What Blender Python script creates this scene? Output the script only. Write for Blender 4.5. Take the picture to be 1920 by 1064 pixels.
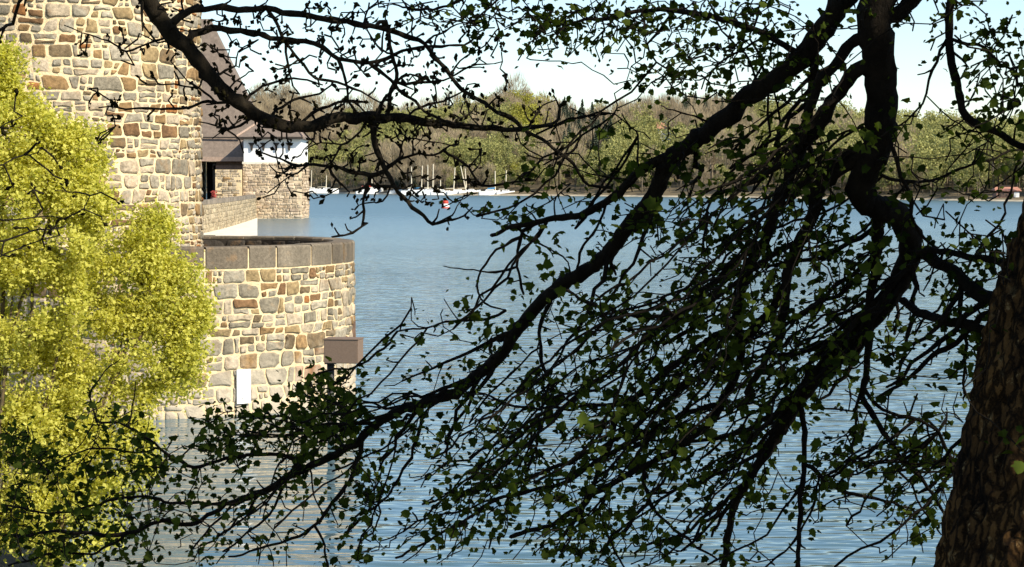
import bpy, math, random
import numpy as np
from mathutils import Vector, noise

for o in list(bpy.data.objects):
    bpy.data.objects.remove(o)
S = bpy.context.scene
COL = S.collection
rnd = random.Random(7)
rng = np.random.default_rng(7)

# ---------------------------------------------------------------- camera, sky, sun, exposure
F = 3583.0                                # focal length in pixels of the 1920-wide photograph
TH = math.atan(194 / F)                   # the lens looks a little down: horizon at row 338
CAM = Vector((0, 0, 6.0))
FW = Vector((0, math.cos(TH), -math.sin(TH)))
UP = Vector((0, math.sin(TH), math.cos(TH)))
RT = Vector((1, 0, 0))
cd = bpy.data.cameras.new('camera'); cam = bpy.data.objects.new('camera', cd); COL.objects.link(cam)
cam.location = CAM; cam.rotation_euler = (math.pi / 2 - TH, 0, 0)
cd.sensor_width = 36; cd.lens = 36 * F / 1920; cd.clip_start = 0.1; cd.clip_end = 20000
S.camera = cam

SUN_AZ, SUN_EL = math.radians(-37), math.radians(38)      # azimuth from +x, towards the viewer
world = bpy.data.worlds.new('World'); S.world = world; world.use_nodes = True
nt = world.node_tree
sky = nt.nodes.new('ShaderNodeTexSky'); sky.sky_type = 'NISHITA'; sky.sun_disc = False
sky.sun_elevation = SUN_EL; sky.sun_rotation = math.pi / 2 - SUN_AZ
sky.air_density = 1.0; sky.dust_density = 0.25; sky.ozone_density = 2.4; sky.altitude = 200
bg = nt.nodes['Background']; bg.inputs['Strength'].default_value = 0.125
nt.links.new(sky.outputs[0], bg.inputs['Color'])
sd = bpy.data.lights.new('sun', 'SUN'); sun = bpy.data.objects.new('sun', sd); COL.objects.link(sun)
sd.energy = 5.0; sd.angle = math.radians(0.55); sd.color = (1.0, 0.91, 0.74)
sv = Vector((math.cos(SUN_AZ) * math.cos(SUN_EL), math.sin(SUN_AZ) * math.cos(SUN_EL), math.sin(SUN_EL)))
sun.rotation_euler = sv.to_track_quat('Z', 'Y').to_euler(); sun.location = (60, -20, 60)
vs = S.view_settings
vs.view_transform = 'Standard'; vs.look = 'None'; vs.exposure = 0.55; vs.gamma = 1.0; vs.use_curve_mapping = False

def P(px, py, d):
    """point seen at pixel (px, py) of the photograph, d metres along the view axis"""
    return CAM + d * (FW + RT * ((px - 960) / F) + UP * ((532 - py) / F))
def G(px, py, z=0.0):
    r = FW + RT * ((px - 960) / F) + UP * ((532 - py) / F)
    return CAM + r * ((z - CAM.z) / r.z)
def ZY(py, y):
    """height seen at row py at ground distance y"""
    r = FW + UP * ((532 - py) / F)
    return CAM.z + r.z / r.y * y

# ---------------------------------------------------------------- helpers
def mesh_np(name, V, Fc, mats, tint=None, fmat=None, smooth=False):
    """V (n,3); Fc (m,3) or (m,4) ints"""
    V = np.asarray(V, np.float32); Fc = np.asarray(Fc, np.int32)
    k = Fc.shape[1]
    me = bpy.data.meshes.new(name)
    me.vertices.add(len(V)); me.vertices.foreach_set('co', V.ravel())
    me.loops.add(Fc.size); me.loops.foreach_set('vertex_index', Fc.ravel())
    me.polygons.add(len(Fc)); me.polygons.foreach_set('loop_start', np.arange(0, Fc.size, k, dtype=np.int32))
    me.polygons.foreach_set('loop_total', np.full(len(Fc), k, np.int32))
    if smooth: me.polygons.foreach_set('use_smooth', np.ones(len(Fc), bool))
    for m in (mats if isinstance(mats, (list, tuple)) else [mats]): me.materials.append(m)
    if fmat is not None: me.polygons.foreach_set('material_index', np.asarray(fmat, np.int32))
    if tint is not None:
        a = me.attributes.new('tint', 'FLOAT', 'POINT'); a.data.foreach_set('value', np.asarray(tint, np.float32))
    me.update(calc_edges=True)
    return me
def mesh_py(name, V, Fc, mats, smooth=False, tint=None, fmat=None):
    me = bpy.data.meshes.new(name); me.from_pydata([tuple(v) for v in V], [], Fc)
    for m in (mats if isinstance(mats, (list, tuple)) else [mats]): me.materials.append(m)
    if smooth: me.polygons.foreach_set('use_smooth', [True] * len(me.polygons))
    if fmat: me.polygons.foreach_set('material_index', fmat)
    if tint is not None:
        a = me.attributes.new('tint', 'FLOAT', 'POINT'); a.data.foreach_set('value', list(tint))
    me.update(); return me
def obj(name, me, parent=None, kind=None, label=None, cat=None, group=None):
    o = bpy.data.objects.new(name, me); COL.objects.link(o)
    if parent is not None:
        o.parent = parent
        if parent.parent is None: o.location = -parent.location      # meshes are in world metres
    if kind: o['kind'] = kind
    if label: o['label'] = label
    if cat: o['category'] = cat
    if group: o['group'] = group
    return o
def thing(name, label, cat, loc=(0, 0, 0), group=None):
    o = bpy.data.objects.new(name, None); COL.objects.link(o); o.location = loc
    o.empty_display_size = 0.2; o['label'] = label; o['category'] = cat
    if group: o['group'] = group
    return o
def child(name, me, parent, loc=(0, 0, 0), **kw):
    o = bpy.data.objects.new(name, me); COL.objects.link(o); o.parent = parent; o.location = loc
    for k, v in kw.items(): o[k] = v
    return o
def copy_thing(src, loc, rz, sc, label, group):
    r = src.copy(); COL.objects.link(r); r.location = loc; r.rotation_euler = (0, 0, rz); r.scale = (sc, sc, sc)
    r['label'] = label; r['group'] = group
    for ch in list(src.children):
        c = ch.copy(); COL.objects.link(c); c.parent = r
        for g in ch.children:
            d = g.copy(); COL.objects.link(d); d.parent = c
    return r
class MB:
    def __init__(s): s.v = []; s.f = []; s.m = []
    def add(s, V, Fc, m=0):
        n = len(s.v); s.v += [tuple(v) for v in V]; s.f += [tuple(i + n for i in f) for f in Fc]; s.m += [m] * len(Fc)
    def box(s, c, d, rz=0, m=0, taper=1.0):
        hx, hy, hz = d[0] / 2, d[1] / 2, d[2] / 2; ca, sa = math.cos(rz), math.sin(rz); V = []
        for z, t in ((-hz, 1), (hz, taper)):
            for x, y in ((-hx, -hy), (hx, -hy), (hx, hy), (-hx, hy)):
                x2, y2 = x * t, y * t
                V.append((c[0] + x2 * ca - y2 * sa, c[1] + x2 * sa + y2 * ca, c[2] + z))
        s.add(V, [(3, 2, 1, 0), (4, 5, 6, 7), (0, 1, 5, 4), (1, 2, 6, 5), (2, 3, 7, 6), (3, 0, 4, 7)], m)
    def tube(s, a, b, r0, r1, n=6, m=0):
        a = Vector(a); b = Vector(b); d = (b - a).normalized(); u = d.orthogonal().normalized(); w = d.cross(u)
        V = [p + (u * math.cos(2 * math.pi * i / n) + w * math.sin(2 * math.pi * i / n)) * r for p, r in ((a, r0), (b, r1)) for i in range(n)]
        s.add(V, [(i, (i + 1) % n, n + (i + 1) % n, n + i) for i in range(n)] + [tuple(range(n))[::-1], tuple(range(n, 2 * n))], m)
    def me(s, name, mats, smooth=False): return mesh_py(name, s.v, s.f, mats, smooth, fmat=s.m)

# ---------------------------------------------------------------- materials
def mat(name, col, rough=0.9, noise_scale=None, var=0.35, bump=0.0, bscale=None, spec=0.3, col2=None, coord='Object'):
    m = bpy.data.materials.new(name); m.use_nodes = True; n = m.node_tree; b = n.nodes['Principled BSDF']
    b.inputs['Roughness'].default_value = rough; b.inputs['Specular IOR Level'].default_value = spec
    b.inputs['Base Color'].default_value = (*col, 1)
    if noise_scale:
        tc = n.nodes.new('ShaderNodeTexCoord'); no = n.nodes.new('ShaderNodeTexNoise')
        no.inputs['Scale'].default_value = noise_scale; no.inputs['Detail'].default_value = 6; no.inputs['Roughness'].default_value = 0.65
        n.links.new(tc.outputs[coord], no.inputs['Vector'])
        r = n.nodes.new('ShaderNodeValToRGB'); n.links.new(no.outputs[0], r.inputs[0])
        c2 = col2 or tuple(c * (1 + var) for c in col)
        r.color_ramp.elements[0].position = 0.33; r.color_ramp.elements[1].position = 0.67
        r.color_ramp.elements[0].color = (*[c * (1 - var) for c in col], 1); r.color_ramp.elements[1].color = (*c2, 1)
        n.links.new(r.outputs[0], b.inputs['Base Color'])
        if bump:
            bu = n.nodes.new('ShaderNodeBump'); bu.inputs['Strength'].default_value = 1.0; bu.inputs['Distance'].default_value = bump
            n2 = n.nodes.new('ShaderNodeTexNoise'); n2.inputs['Scale'].default_value = bscale or noise_scale * 2; n2.inputs['Detail'].default_value = 5
            n.links.new(tc.outputs[coord], n2.inputs['Vector']); n.links.new(n2.outputs[0], bu.inputs['Height'])
            n.links.new(bu.outputs[0], b.inputs['Normal'])
    return m

def stone_mat(name, stops, mott=9.0, lime=None, bump=0.02, detail_amt=0.55):
    """colour of each stone from its own 'tint' number, mottled by noise; lime = (z0,z1) pale wash near the water"""
    m = bpy.data.materials.new(name); m.use_nodes = True; n = m.node_tree; L = n.links; b = n.nodes['Principled BSDF']
    b.inputs['Roughness'].default_value = 0.92; b.inputs['Specular IOR Level'].default_value = 0.2
    at = n.nodes.new('ShaderNodeAttribute'); at.attribute_name = 'tint'
    r = n.nodes.new('ShaderNodeValToRGB'); r.color_ramp.interpolation = 'CONSTANT'
    e = r.color_ramp.elements
    while len(e) < len(stops): e.new(0.5)
    for i, (p, c) in enumerate(stops): e[i].position = p; e[i].color = (*c, 1)
    L.new(at.outputs['Fac'], r.inputs[0])
    g = n.nodes.new('ShaderNodeNewGeometry')
    no = n.nodes.new('ShaderNodeTexNoise'); no.inputs['Scale'].default_value = mott; no.inputs['Detail'].default_value = 7; no.inputs['Roughness'].default_value = 0.7
    L.new(g.outputs['Position'], no.inputs['Vector'])
    mr = n.nodes.new('ShaderNodeMapRange'); mr.inputs['From Min'].default_value = 0.3; mr.inputs['From Max'].default_value = 0.7
    mr.inputs['To Min'].default_value = 1 - detail_amt; mr.inputs['To Max'].default_value = 1 + detail_amt * 0.7; L.new(no.outputs[0], mr.inputs[0])
    mx = n.nodes.new('ShaderNodeVectorMath'); mx.operation = 'SCALE'; L.new(r.outputs[0], mx.inputs[0]); L.new(mr.outputs[0], mx.inputs['Scale'])
    n3 = n.nodes.new('ShaderNodeTexNoise'); n3.inputs['Scale'].default_value = 3.1; n3.inputs['Detail'].default_value = 3
    L.new(g.outputs['Position'], n3.inputs['Vector'])
    r3 = n.nodes.new('ShaderNodeValToRGB'); r3.color_ramp.elements[0].position = 0.56; r3.color_ramp.elements[1].position = 0.7
    L.new(n3.outputs[0], r3.inputs[0])
    rust = n.nodes.new('ShaderNodeMix'); rust.data_type = 'RGBA'; rust.inputs['B'].default_value = (0.30, 0.17, 0.07, 1)
    fm = n.nodes.new('ShaderNodeMath'); fm.operation = 'MULTIPLY'; fm.inputs[1].default_value = 0.3; L.new(r3.outputs[0], fm.inputs[0])
    L.new(fm.outputs[0], rust.inputs['Factor']); L.new(mx.outputs[0], rust.inputs['A'])
    mpw = n.nodes.new('ShaderNodeMapping'); mpw.inputs['Scale'].default_value = (1.6, 1.6, .4); L.new(g.outputs['Position'], mpw.inputs[0])
    n5 = n.nodes.new('ShaderNodeTexNoise'); n5.inputs['Scale'].default_value = 1.0; n5.inputs['Detail'].default_value = 6; L.new(mpw.outputs[0], n5.inputs['Vector'])
    mr5 = n.nodes.new('ShaderNodeMapRange'); mr5.inputs['From Min'].default_value = 0.35; mr5.inputs['From Max'].default_value = 0.6; mr5.inputs['To Min'].default_value = 0.8; mr5.inputs['To Max'].default_value = 1.2
    L.new(n5.outputs[0], mr5.inputs[0]); ms = n.nodes.new('ShaderNodeVectorMath'); ms.operation = 'SCALE'; L.new(rust.outputs['Result'], ms.inputs[0]); L.new(mr5.outputs[0], ms.inputs['Scale'])
    out = ms.outputs[0]
    if lime:
        sx = n.nodes.new('ShaderNodeSeparateXYZ'); L.new(g.outputs['Position'], sx.inputs[0])
        ml = n.nodes.new('ShaderNodeMapRange'); ml.inputs['From Min'].default_value = lime[1]; ml.inputs['From Max'].default_value = lime[0]; ml.clamp = True
        n4 = n.nodes.new('ShaderNodeTexNoise'); n4.inputs['Scale'].default_value = 2.2; n4.inputs['Detail'].default_value = 6
        L.new(g.outputs['Position'], n4.inputs['Vector'])
        ad = n.nodes.new('ShaderNodeMath'); ad.operation = 'MULTIPLY_ADD'; ad.inputs[1].default_value = 2.6; ad.inputs[2].default_value = -1.3
        L.new(n4.outputs[0], ad.inputs[0])
        a2 = n.nodes.new('ShaderNodeMath'); a2.operation = 'ADD'; L.new(sx.outputs[2], a2.inputs[0]); L.new(ad.outputs[0], a2.inputs[1]); L.new(a2.outputs[0], ml.inputs[0])
        f2 = n.nodes.new('ShaderNodeMath'); f2.operation = 'MULTIPLY'; f2.inputs[1].default_value = 0.8; L.new(ml.outputs[0], f2.inputs[0])
        mw = n.nodes.new('ShaderNodeMix'); mw.data_type = 'RGBA'; mw.inputs['B'].default_value = (0.50, 0.43, 0.33, 1)
        L.new(f2.outputs[0], mw.inputs['Factor']); L.new(out, mw.inputs['A']); out = mw.outputs['Result']
    L.new(out, b.inputs['Base Color'])
    bu = n.nodes.new('ShaderNodeBump'); bu.inputs['Distance'].default_value = bump; bu.inputs['Strength'].default_value = 1
    n2 = n.nodes.new('ShaderNodeTexNoise'); n2.inputs['Scale'].default_value = mott * 1.7; n2.inputs['Detail'].default_value = 6
    L.new(g.outputs['Position'], n2.inputs['Vector']); L.new(n2.outputs[0], bu.inputs['Height']); L.new(bu.outputs[0], b.inputs['Normal'])
    return m

STOPS = [(0.0, (0.265, 0.23, 0.17)), (0.18, (0.33, 0.285, 0.21)), (0.34, (0.21, 0.18, 0.13)), (0.46, (0.36, 0.29, 0.20)),
         (0.57, (0.28, 0.20, 0.10)), (0.67, (0.16, 0.115, 0.065)), (0.75, (0.25, 0.155, 0.07)), (0.83, (0.17, 0.095, 0.045)),
         (0.89, (0.42, 0.34, 0.24)), (0.98, (0.25, 0.105, 0.035))]
M_stone = stone_mat('rubble_stone', STOPS)
M_stone_b = stone_mat('rubble_stone_limed', STOPS, lime=(0.2, 1.7))
def mortar_mat(name, col, lime=False):
    m = mat(name, col, 0.95, 2.2, 0.24, 0.035, 14.0, col2=tuple(c * 1.08 for c in col)); return m
M_mortar = mortar_mat('lime_mortar', (0.74, 0.575, 0.345))
M_far_masonry = stone_mat('far_masonry', [(0.0, (0.46, 0.36, 0.25)), (0.3, (0.58, 0.46, 0.33)), (0.6, (0.40, 0.30, 0.20)), (0.85, (0.34, 0.26, 0.19))], 2.0, lime=(-0.5, 0.9), bump=0.04)
M_coping = stone_mat('coping_stone', [(0.0, (0.165, 0.135, 0.098)), (0.35, (0.20, 0.165, 0.12)), (0.7, (0.14, 0.112, 0.08))], 14, bump=0.015, detail_amt=0.4)
M_moss = mat('mossy_crown', (0.10, 0.085, 0.06), 0.95, 6, 0.4, 0.02)
M_dammortar = mat('dam_mortar', (0.42, 0.35, 0.23), 0.95, 0.7, 0.25)
M_slate = mat('brown_slate', (0.19, 0.148, 0.118), 0.8, 1.6, 0.22, 0.05, 7)
M_white = mat('white_render', (0.80, 0.80, 0.78), 0.8, 0.8, 0.06)
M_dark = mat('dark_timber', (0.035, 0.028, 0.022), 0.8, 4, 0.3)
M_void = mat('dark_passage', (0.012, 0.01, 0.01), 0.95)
M_beam = mat('weathered_beam', (0.17, 0.11, 0.08), 0.85, 4, 0.3)
M_fascia = mat('fascia', (0.36, 0.26, 0.20), 0.8, 3, 0.2)
M_conc = mat('pale_concrete', (0.72, 0.67, 0.55), 0.9, 0.6, 0.15)
M_box = mat('brown_box_paint', (0.19, 0.130, 0.092), 0.7, 30, 0.12, 0.002)
M_post = mat('grey_steel', (0.03, 0.03, 0.028), 0.6, 20, 0.3)
M_soil = mat('bank_soil', (0.09, 0.075, 0.04), 0.95, 1.5, 0.4, 0.05)
M_hill = mat('hill_litter', (0.15, 0.115, 0.065), 0.95, 0.03, 0.3)
M_beach = mat('pale_gravel', (0.42, 0.36, 0.26), 0.95, 0.2, 0.3)
M_plate = mat('white_plate', (0.86, 0.86, 0.84), 0.5)
M_red = mat('red_paint', (0.50, 0.05, 0.03), 0.5, 3, 0.1)
M_hull = mat('white_gelcoat', (0.82, 0.82, 0.80), 0.35)
M_mast = mat('pale_spar', (0.74, 0.66, 0.50), 0.5)
M_blue = mat('blue_cover', (0.05, 0.22, 0.42), 0.8)
M_navy = mat('dark_boot_stripe', (0.02, 0.025, 0.05), 0.5)
M_redroof = mat('red_tile', (0.42, 0.20, 0.14), 0.9, 0.8, 0.2)
M_hutwall = mat('hut_boards', (0.26, 0.15, 0.11), 0.9, 0.6, 0.3)

def bark_mat(name, c0, c1, scale=9, lichen=None, bump=0.03):
    m = bpy.data.materials.new(name); m.use_nodes = True; n = m.node_tree; L = n.links; b = n.nodes['Principled BSDF']
    b.inputs['Roughness'].default_value = 0.95; b.inputs['Specular IOR Level'].default_value = 0.15
    g = n.nodes.new('ShaderNodeNewGeometry'); mp = n.nodes.new('ShaderNodeMapping'); mp.inputs['Scale'].default_value = (1, 1, 0.45)
    L.new(g.outputs['Position'], mp.inputs[0])
    no = n.nodes.new('ShaderNodeTexNoise'); no.inputs['Scale'].default_value = scale; no.inputs['Detail'].default_value = 8; no.inputs['Roughness'].default_value = 0.7
    L.new(mp.outputs[0], no.inputs['Vector'])
    r = n.nodes.new('ShaderNodeValToRGB'); r.color_ramp.elements[0].position = 0.38; r.color_ramp.elements[1].position = 0.66
    r.color_ramp.elements[0].color = (*c0, 1); r.color_ramp.elements[1].color = (*c1, 1); L.new(no.outputs[0], r.inputs[0])
    out = r.outputs[0]
    if lichen:
        v = n.nodes.new('ShaderNodeTexNoise'); v.inputs['Scale'].default_value = 17; v.inputs['Detail'].default_value = 9; v.inputs['Roughness'].default_value = 0.75
        L.new(g.outputs['Position'], v.inputs['Vector'])
        r2 = n.nodes.new('ShaderNodeValToRGB'); r2.color_ramp.elements[0].position = 0.57; r2.color_ramp.elements[1].position = 0.63; L.new(v.outputs[0], r2.inputs[0])
        mx = n.nodes.new('ShaderNodeMix'); mx.data_type = 'RGBA'; mx.inputs['B'].default_value = (*lichen, 1)
        L.new(r2.outputs[0], mx.inputs['Factor']); L.new(out, mx.inputs['A']); out = mx.outputs['Result']
    hgt = no.outputs[0]
    if lichen:
        mp2 = n.nodes.new('ShaderNodeMapping'); mp2.inputs['Scale'].default_value = (40, 40, 13)
        dn = n.nodes.new('ShaderNodeVectorMath'); dn.operation = 'MULTIPLY_ADD'; dn.inputs[1].default_value = (.05, .05, .05); L.new(v.outputs['Color'], dn.inputs[0]); L.new(g.outputs['Position'], dn.inputs[2]); L.new(dn.outputs[0], mp2.inputs[0])
        vo = n.nodes.new('ShaderNodeTexVoronoi'); vo.feature = 'DISTANCE_TO_EDGE'; vo.inputs['Scale'].default_value = 1.0; L.new(mp2.outputs[0], vo.inputs['Vector'])
        mc = n.nodes.new('ShaderNodeMapRange'); mc.inputs['From Max'].default_value = 0.16; mc.inputs['To Min'].default_value = 0.25; L.new(vo.outputs['Distance'], mc.inputs[0])
        sc2 = n.nodes.new('ShaderNodeVectorMath'); sc2.operation = 'SCALE'; L.new(out, sc2.inputs[0]); L.new(mc.outputs[0], sc2.inputs['Scale']); out = sc2.outputs[0]
        ma = n.nodes.new('ShaderNodeMath'); ma.operation = 'MULTIPLY_ADD'; ma.inputs[1].default_value = 0.5; L.new(mc.outputs[0], ma.inputs[0]); L.new(no.outputs[0], ma.inputs[2]); hgt = ma.outputs[0]
    L.new(out, b.inputs['Base Color'])
    bu = n.nodes.new('ShaderNodeBump'); bu.inputs['Distance'].default_value = bump; L.new(hgt, bu.inputs['Height']); L.new(bu.outputs[0], b.inputs['Normal'])
    return m
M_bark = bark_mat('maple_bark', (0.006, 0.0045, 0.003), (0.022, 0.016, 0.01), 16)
M_trunk = bark_mat('lichened_trunk_bark', (0.02, 0.010, 0.004), (0.20, 0.10, 0.03), 7, (0.28, 0.19, 0.085), 0.035)  # warm orange tone imitates sun dapples; the pale spots are lichen
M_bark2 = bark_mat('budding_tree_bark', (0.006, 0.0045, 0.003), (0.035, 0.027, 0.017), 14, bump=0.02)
M_shrubwood = mat('shrub_wood', (0.09, 0.065, 0.03), 0.9, 10, 0.4)

def leaf_mat(name, c0, c1, trans=0.45, tcol=None):
    m = bpy.data.materials.new(name); m.use_nodes = True; n = m.node_tree; L = n.links
    for x in list(n.nodes): n.nodes.remove(x)
    out = n.nodes.new('ShaderNodeOutputMaterial')
    at = n.nodes.new('ShaderNodeAttribute'); at.attribute_name = 'tint'
    r = n.nodes.new('ShaderNodeMix'); r.data_type = 'RGBA'; r.inputs['A'].default_value = (*c0, 1); r.inputs['B'].default_value = (*c1, 1)
    L.new(at.outputs['Fac'], r.inputs['Factor'])
    d = n.nodes.new('ShaderNodeBsdfDiffuse'); t = n.nodes.new('ShaderNodeBsdfTranslucent')
    L.new(r.outputs['Result'], d.inputs[0])
    hs = n.nodes.new('ShaderNodeHueSaturation'); hs.inputs['Saturation'].default_value = 1.15; hs.inputs['Value'].default_value = 1.2
    L.new(r.outputs['Result'], hs.inputs['Color']); L.new(hs.outputs[0], t.inputs[0])
    mx = n.nodes.new('ShaderNodeMixShader'); mx.inputs[0].default_value = trans
    L.new(d.outputs[0], mx.inputs[1]); L.new(t.outputs[0], mx.inputs[2]); L.new(mx.outputs[0], out.inputs[0])
    return m
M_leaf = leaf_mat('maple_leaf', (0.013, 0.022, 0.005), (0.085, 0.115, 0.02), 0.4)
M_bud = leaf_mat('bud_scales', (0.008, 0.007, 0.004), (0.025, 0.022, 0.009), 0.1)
M_shrub = leaf_mat('spring_shrub_leaf', (0.43, 0.42, 0.065), (0.76, 0.72, 0.19), 0.5)
M_far_bare = leaf_mat('bare_twigs', (0.25, 0.20, 0.13), (0.42, 0.34, 0.22), 0.1)
M_far_green = leaf_mat('spring_foliage', (0.20, 0.20, 0.075), (0.38, 0.37, 0.14), 0.25)
M_far_yel = leaf_mat('yellow_foliage', (0.22, 0.21, 0.04), (0.36, 0.34, 0.07), 0.25)
M_far_con = leaf_mat('conifer_needles', (0.05, 0.065, 0.045), (0.095, 0.11, 0.075), 0.05)  # needles lightened in colour to imitate distance haze
M_far_bark = mat('pale_bark', (0.26, 0.21, 0.15), 0.9, 0.8, 0.3)

# ---------------------------------------------------------------- water
wm = bpy.data.materials.new('lake_water'); wm.use_nodes = True; n = wm.node_tree; L = n.links; b = n.nodes['Principled BSDF']
b.inputs['Base Color'].default_value = (0.075, 0.14, 0.165, 1); b.inputs['Roughness'].default_value = 0.06; b.inputs['IOR'].default_value = 1.33
g = n.nodes.new('ShaderNodeNewGeometry')
def wave(scale, sx, sy, det, rough=0.55):
    mp = n.nodes.new('ShaderNodeMapping'); mp.inputs['Scale'].default_value = (sx, sy, 1); mp.inputs['Rotation'].default_value = (0, 0, 0.12)
    L.new(g.outputs['Position'], mp.inputs[0])
    t = n.nodes.new('ShaderNodeTexNoise'); t.inputs['Scale'].default_value = scale; t.inputs['Detail'].default_value = det; t.inputs['Roughness'].default_value = rough
    L.new(mp.outputs[0], t.inputs['Vector']); return t.outputs[0]
w1 = wave(1.5, 0.36, 1.0, 2.2, .45); w2 = wave(4.2, 0.4, 1.0, 1, .4); w3 = wave(0.02, 0.4, 1.6, 4)
m1 = n.nodes.new('ShaderNodeMath'); m1.operation = 'MULTIPLY'; m1.inputs[1].default_value = 0.24; L.new(w1, m1.inputs[0])
m2 = n.nodes.new('ShaderNodeMath'); m2.operation = 'MULTIPLY_ADD'; m2.inputs[1].default_value = 0.055; L.new(w2, m2.inputs[0]); L.new(m1.outputs[0], m2.inputs[2])
patch = n.nodes.new('ShaderNodeMapRange'); patch.inputs['From Min'].default_value = 0.35; patch.inputs['From Max'].default_value = 0.65
patch.inputs['To Min'].default_value = 0.55; patch.inputs['To Max'].default_value = 1.25; L.new(w3, patch.inputs[0])
m3 = n.nodes.new('ShaderNodeMath'); m3.operation = 'MULTIPLY'; L.new(m2.outputs[0], m3.inputs[0]); L.new(patch.outputs[0], m3.inputs[1])
bu = n.nodes.new('ShaderNodeBump'); bu.inputs['Distance'].default_value = 0.55; bu.inputs['Strength'].default_value = 1.0
L.new(m3.outputs[0], bu.inputs['Height']); L.new(bu.outputs[0], b.inputs['Normal'])
sp = n.nodes.new('ShaderNodeSeparateXYZ'); L.new(g.outputs['Position'], sp.inputs[0])
ro = n.nodes.new('ShaderNodeMapRange'); ro.inputs['From Min'].default_value = 60; ro.inputs['From Max'].default_value = 350; ro.inputs['To Min'].default_value = 0.06; ro.inputs['To Max'].default_value = 0.30
L.new(sp.outputs[1], ro.inputs[0]); L.new(ro.outputs[0], b.inputs['Roughness'])
W = 4000
obj('water', mesh_py('water', [(-W, -W, 0), (W, -W, 0), (W, W, 0), (-W, W, 0)], [(0, 1, 2, 3)], wm), kind='structure')

# ---------------------------------------------------------------- near bank (ground under the camera and to the left)
def bank_h(x, y):
    shore = 15.5
    t = (x + 3.5)
    left = 1 / (1 + math.exp((x + 6.0 + max(0, y - 27) * 0.16) * 1.3))
    base = 4.35 - 0.262 * max(y, -30) if y > 0 else 4.35 - 0.03 * y
    lz = max(0.12, 1.2 - 0.02 * y) if y < 70 else 1.0
    z = base
    if z < 0.3 * left: z = 0.3 * left + min(0.0, base) * (1 - left) * 0.5
    if y > 24: z = max(-2.5, left * 0.55 - (1 - left) * 1.5)
    if x < -16: z = max(z, min(4.0, (-16 - x) * 0.35 + 0.3))
    return max(-3.0, z) + 0.10 * noise.noise((x * 0.5, y * 0.5, 0))
xs = np.linspace(-70, 60, 131); ys = np.linspace(-50, 70, 121)
V = [(x, y, bank_h(x, y)) for y in ys for x in xs]
nx = len(xs)
Fq = [(j * nx + i, j * nx + i + 1, (j + 1) * nx + i + 1, (j + 1) * nx + i) for j in range(len(ys) - 1) for i in range(nx - 1)]
obj('ground', mesh_py('ground', V, Fq, M_soil, smooth=True), kind='structure')

# ---------------------------------------------------------------- rubble masonry generator
def rubble(s0, s1, z0, z1, hmin, hmax, wmin, wmax, seed, split=0.35):
    """yields quads (s,z) x4 for stones filling the strip; coordinates along the wall and up"""
    r = random.Random(seed); cells = []
    zs = [z0]
    while zs[-1] < z1 - hmin: zs.append(zs[-1] + r.uniform(hmin, hmax))
    zs[-1] = z1
    def wob(s, k):
        if k == 0 or k == len(zs) - 1: return zs[k]
        return zs[k] + 0.07 * noise.noise((s * 0.55, k * 3.7 + seed, 0)) + 0.06 * noise.noise((s * 2.1, k * 5.1, seed))
    for k in range(len(zs) - 1):
        h = zs[k + 1] - zs[k]; s = s0 + r.uniform(-wmax, 0)
        jb = jt = 0
        while s < s1:
            w = r.uniform(wmin, wmax) * (0.75 + 0.6 * h / hmax)
            if r.random() < 0.14: w *= 0.45
            e = s + w; nb, ntp = r.uniform(-.09, .09) * min(1, w * 2), r.uniform(-.09, .09) * min(1, w * 2)
            q = [(s + jb, wob(s, k)), (e + nb, wob(e, k)), (e + ntp, wob(e, k + 1)), (s + jt, wob(s, k + 1))]
            if h > hmin * 1.15 and r.random() < split and w > wmin * 0.8:
                f = r.uniform(0.35, 0.65)
                A = tuple(q[0][i] + (q[3][i] - q[0][i]) * f for i in (0, 1)); B = tuple(q[1][i] + (q[2][i] - q[1][i]) * (f + r.uniform(-.1, .1)) for i in (0, 1))
                lo = [q[0], q[1], B, A]; hi = [A, B, q[2], q[3]]
                for part in (lo, hi):
                    if w > wmin * 1.3 and r.random() < 0.5:
                        g = r.uniform(0.35, 0.65)
                        C = tuple(part[0][i] + (part[1][i] - part[0][i]) * g for i in (0, 1)); D = tuple(part[3][i] + (part[2][i] - part[3][i]) * g for i in (0, 1))
                        cells.append([part[0], C, D, part[3]]); cells.append([C, part[1], part[2], D])
                    else: cells.append(part)
            else: cells.append(q)
            s = e; jb, jt = nb, ntp
    return cells
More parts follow.
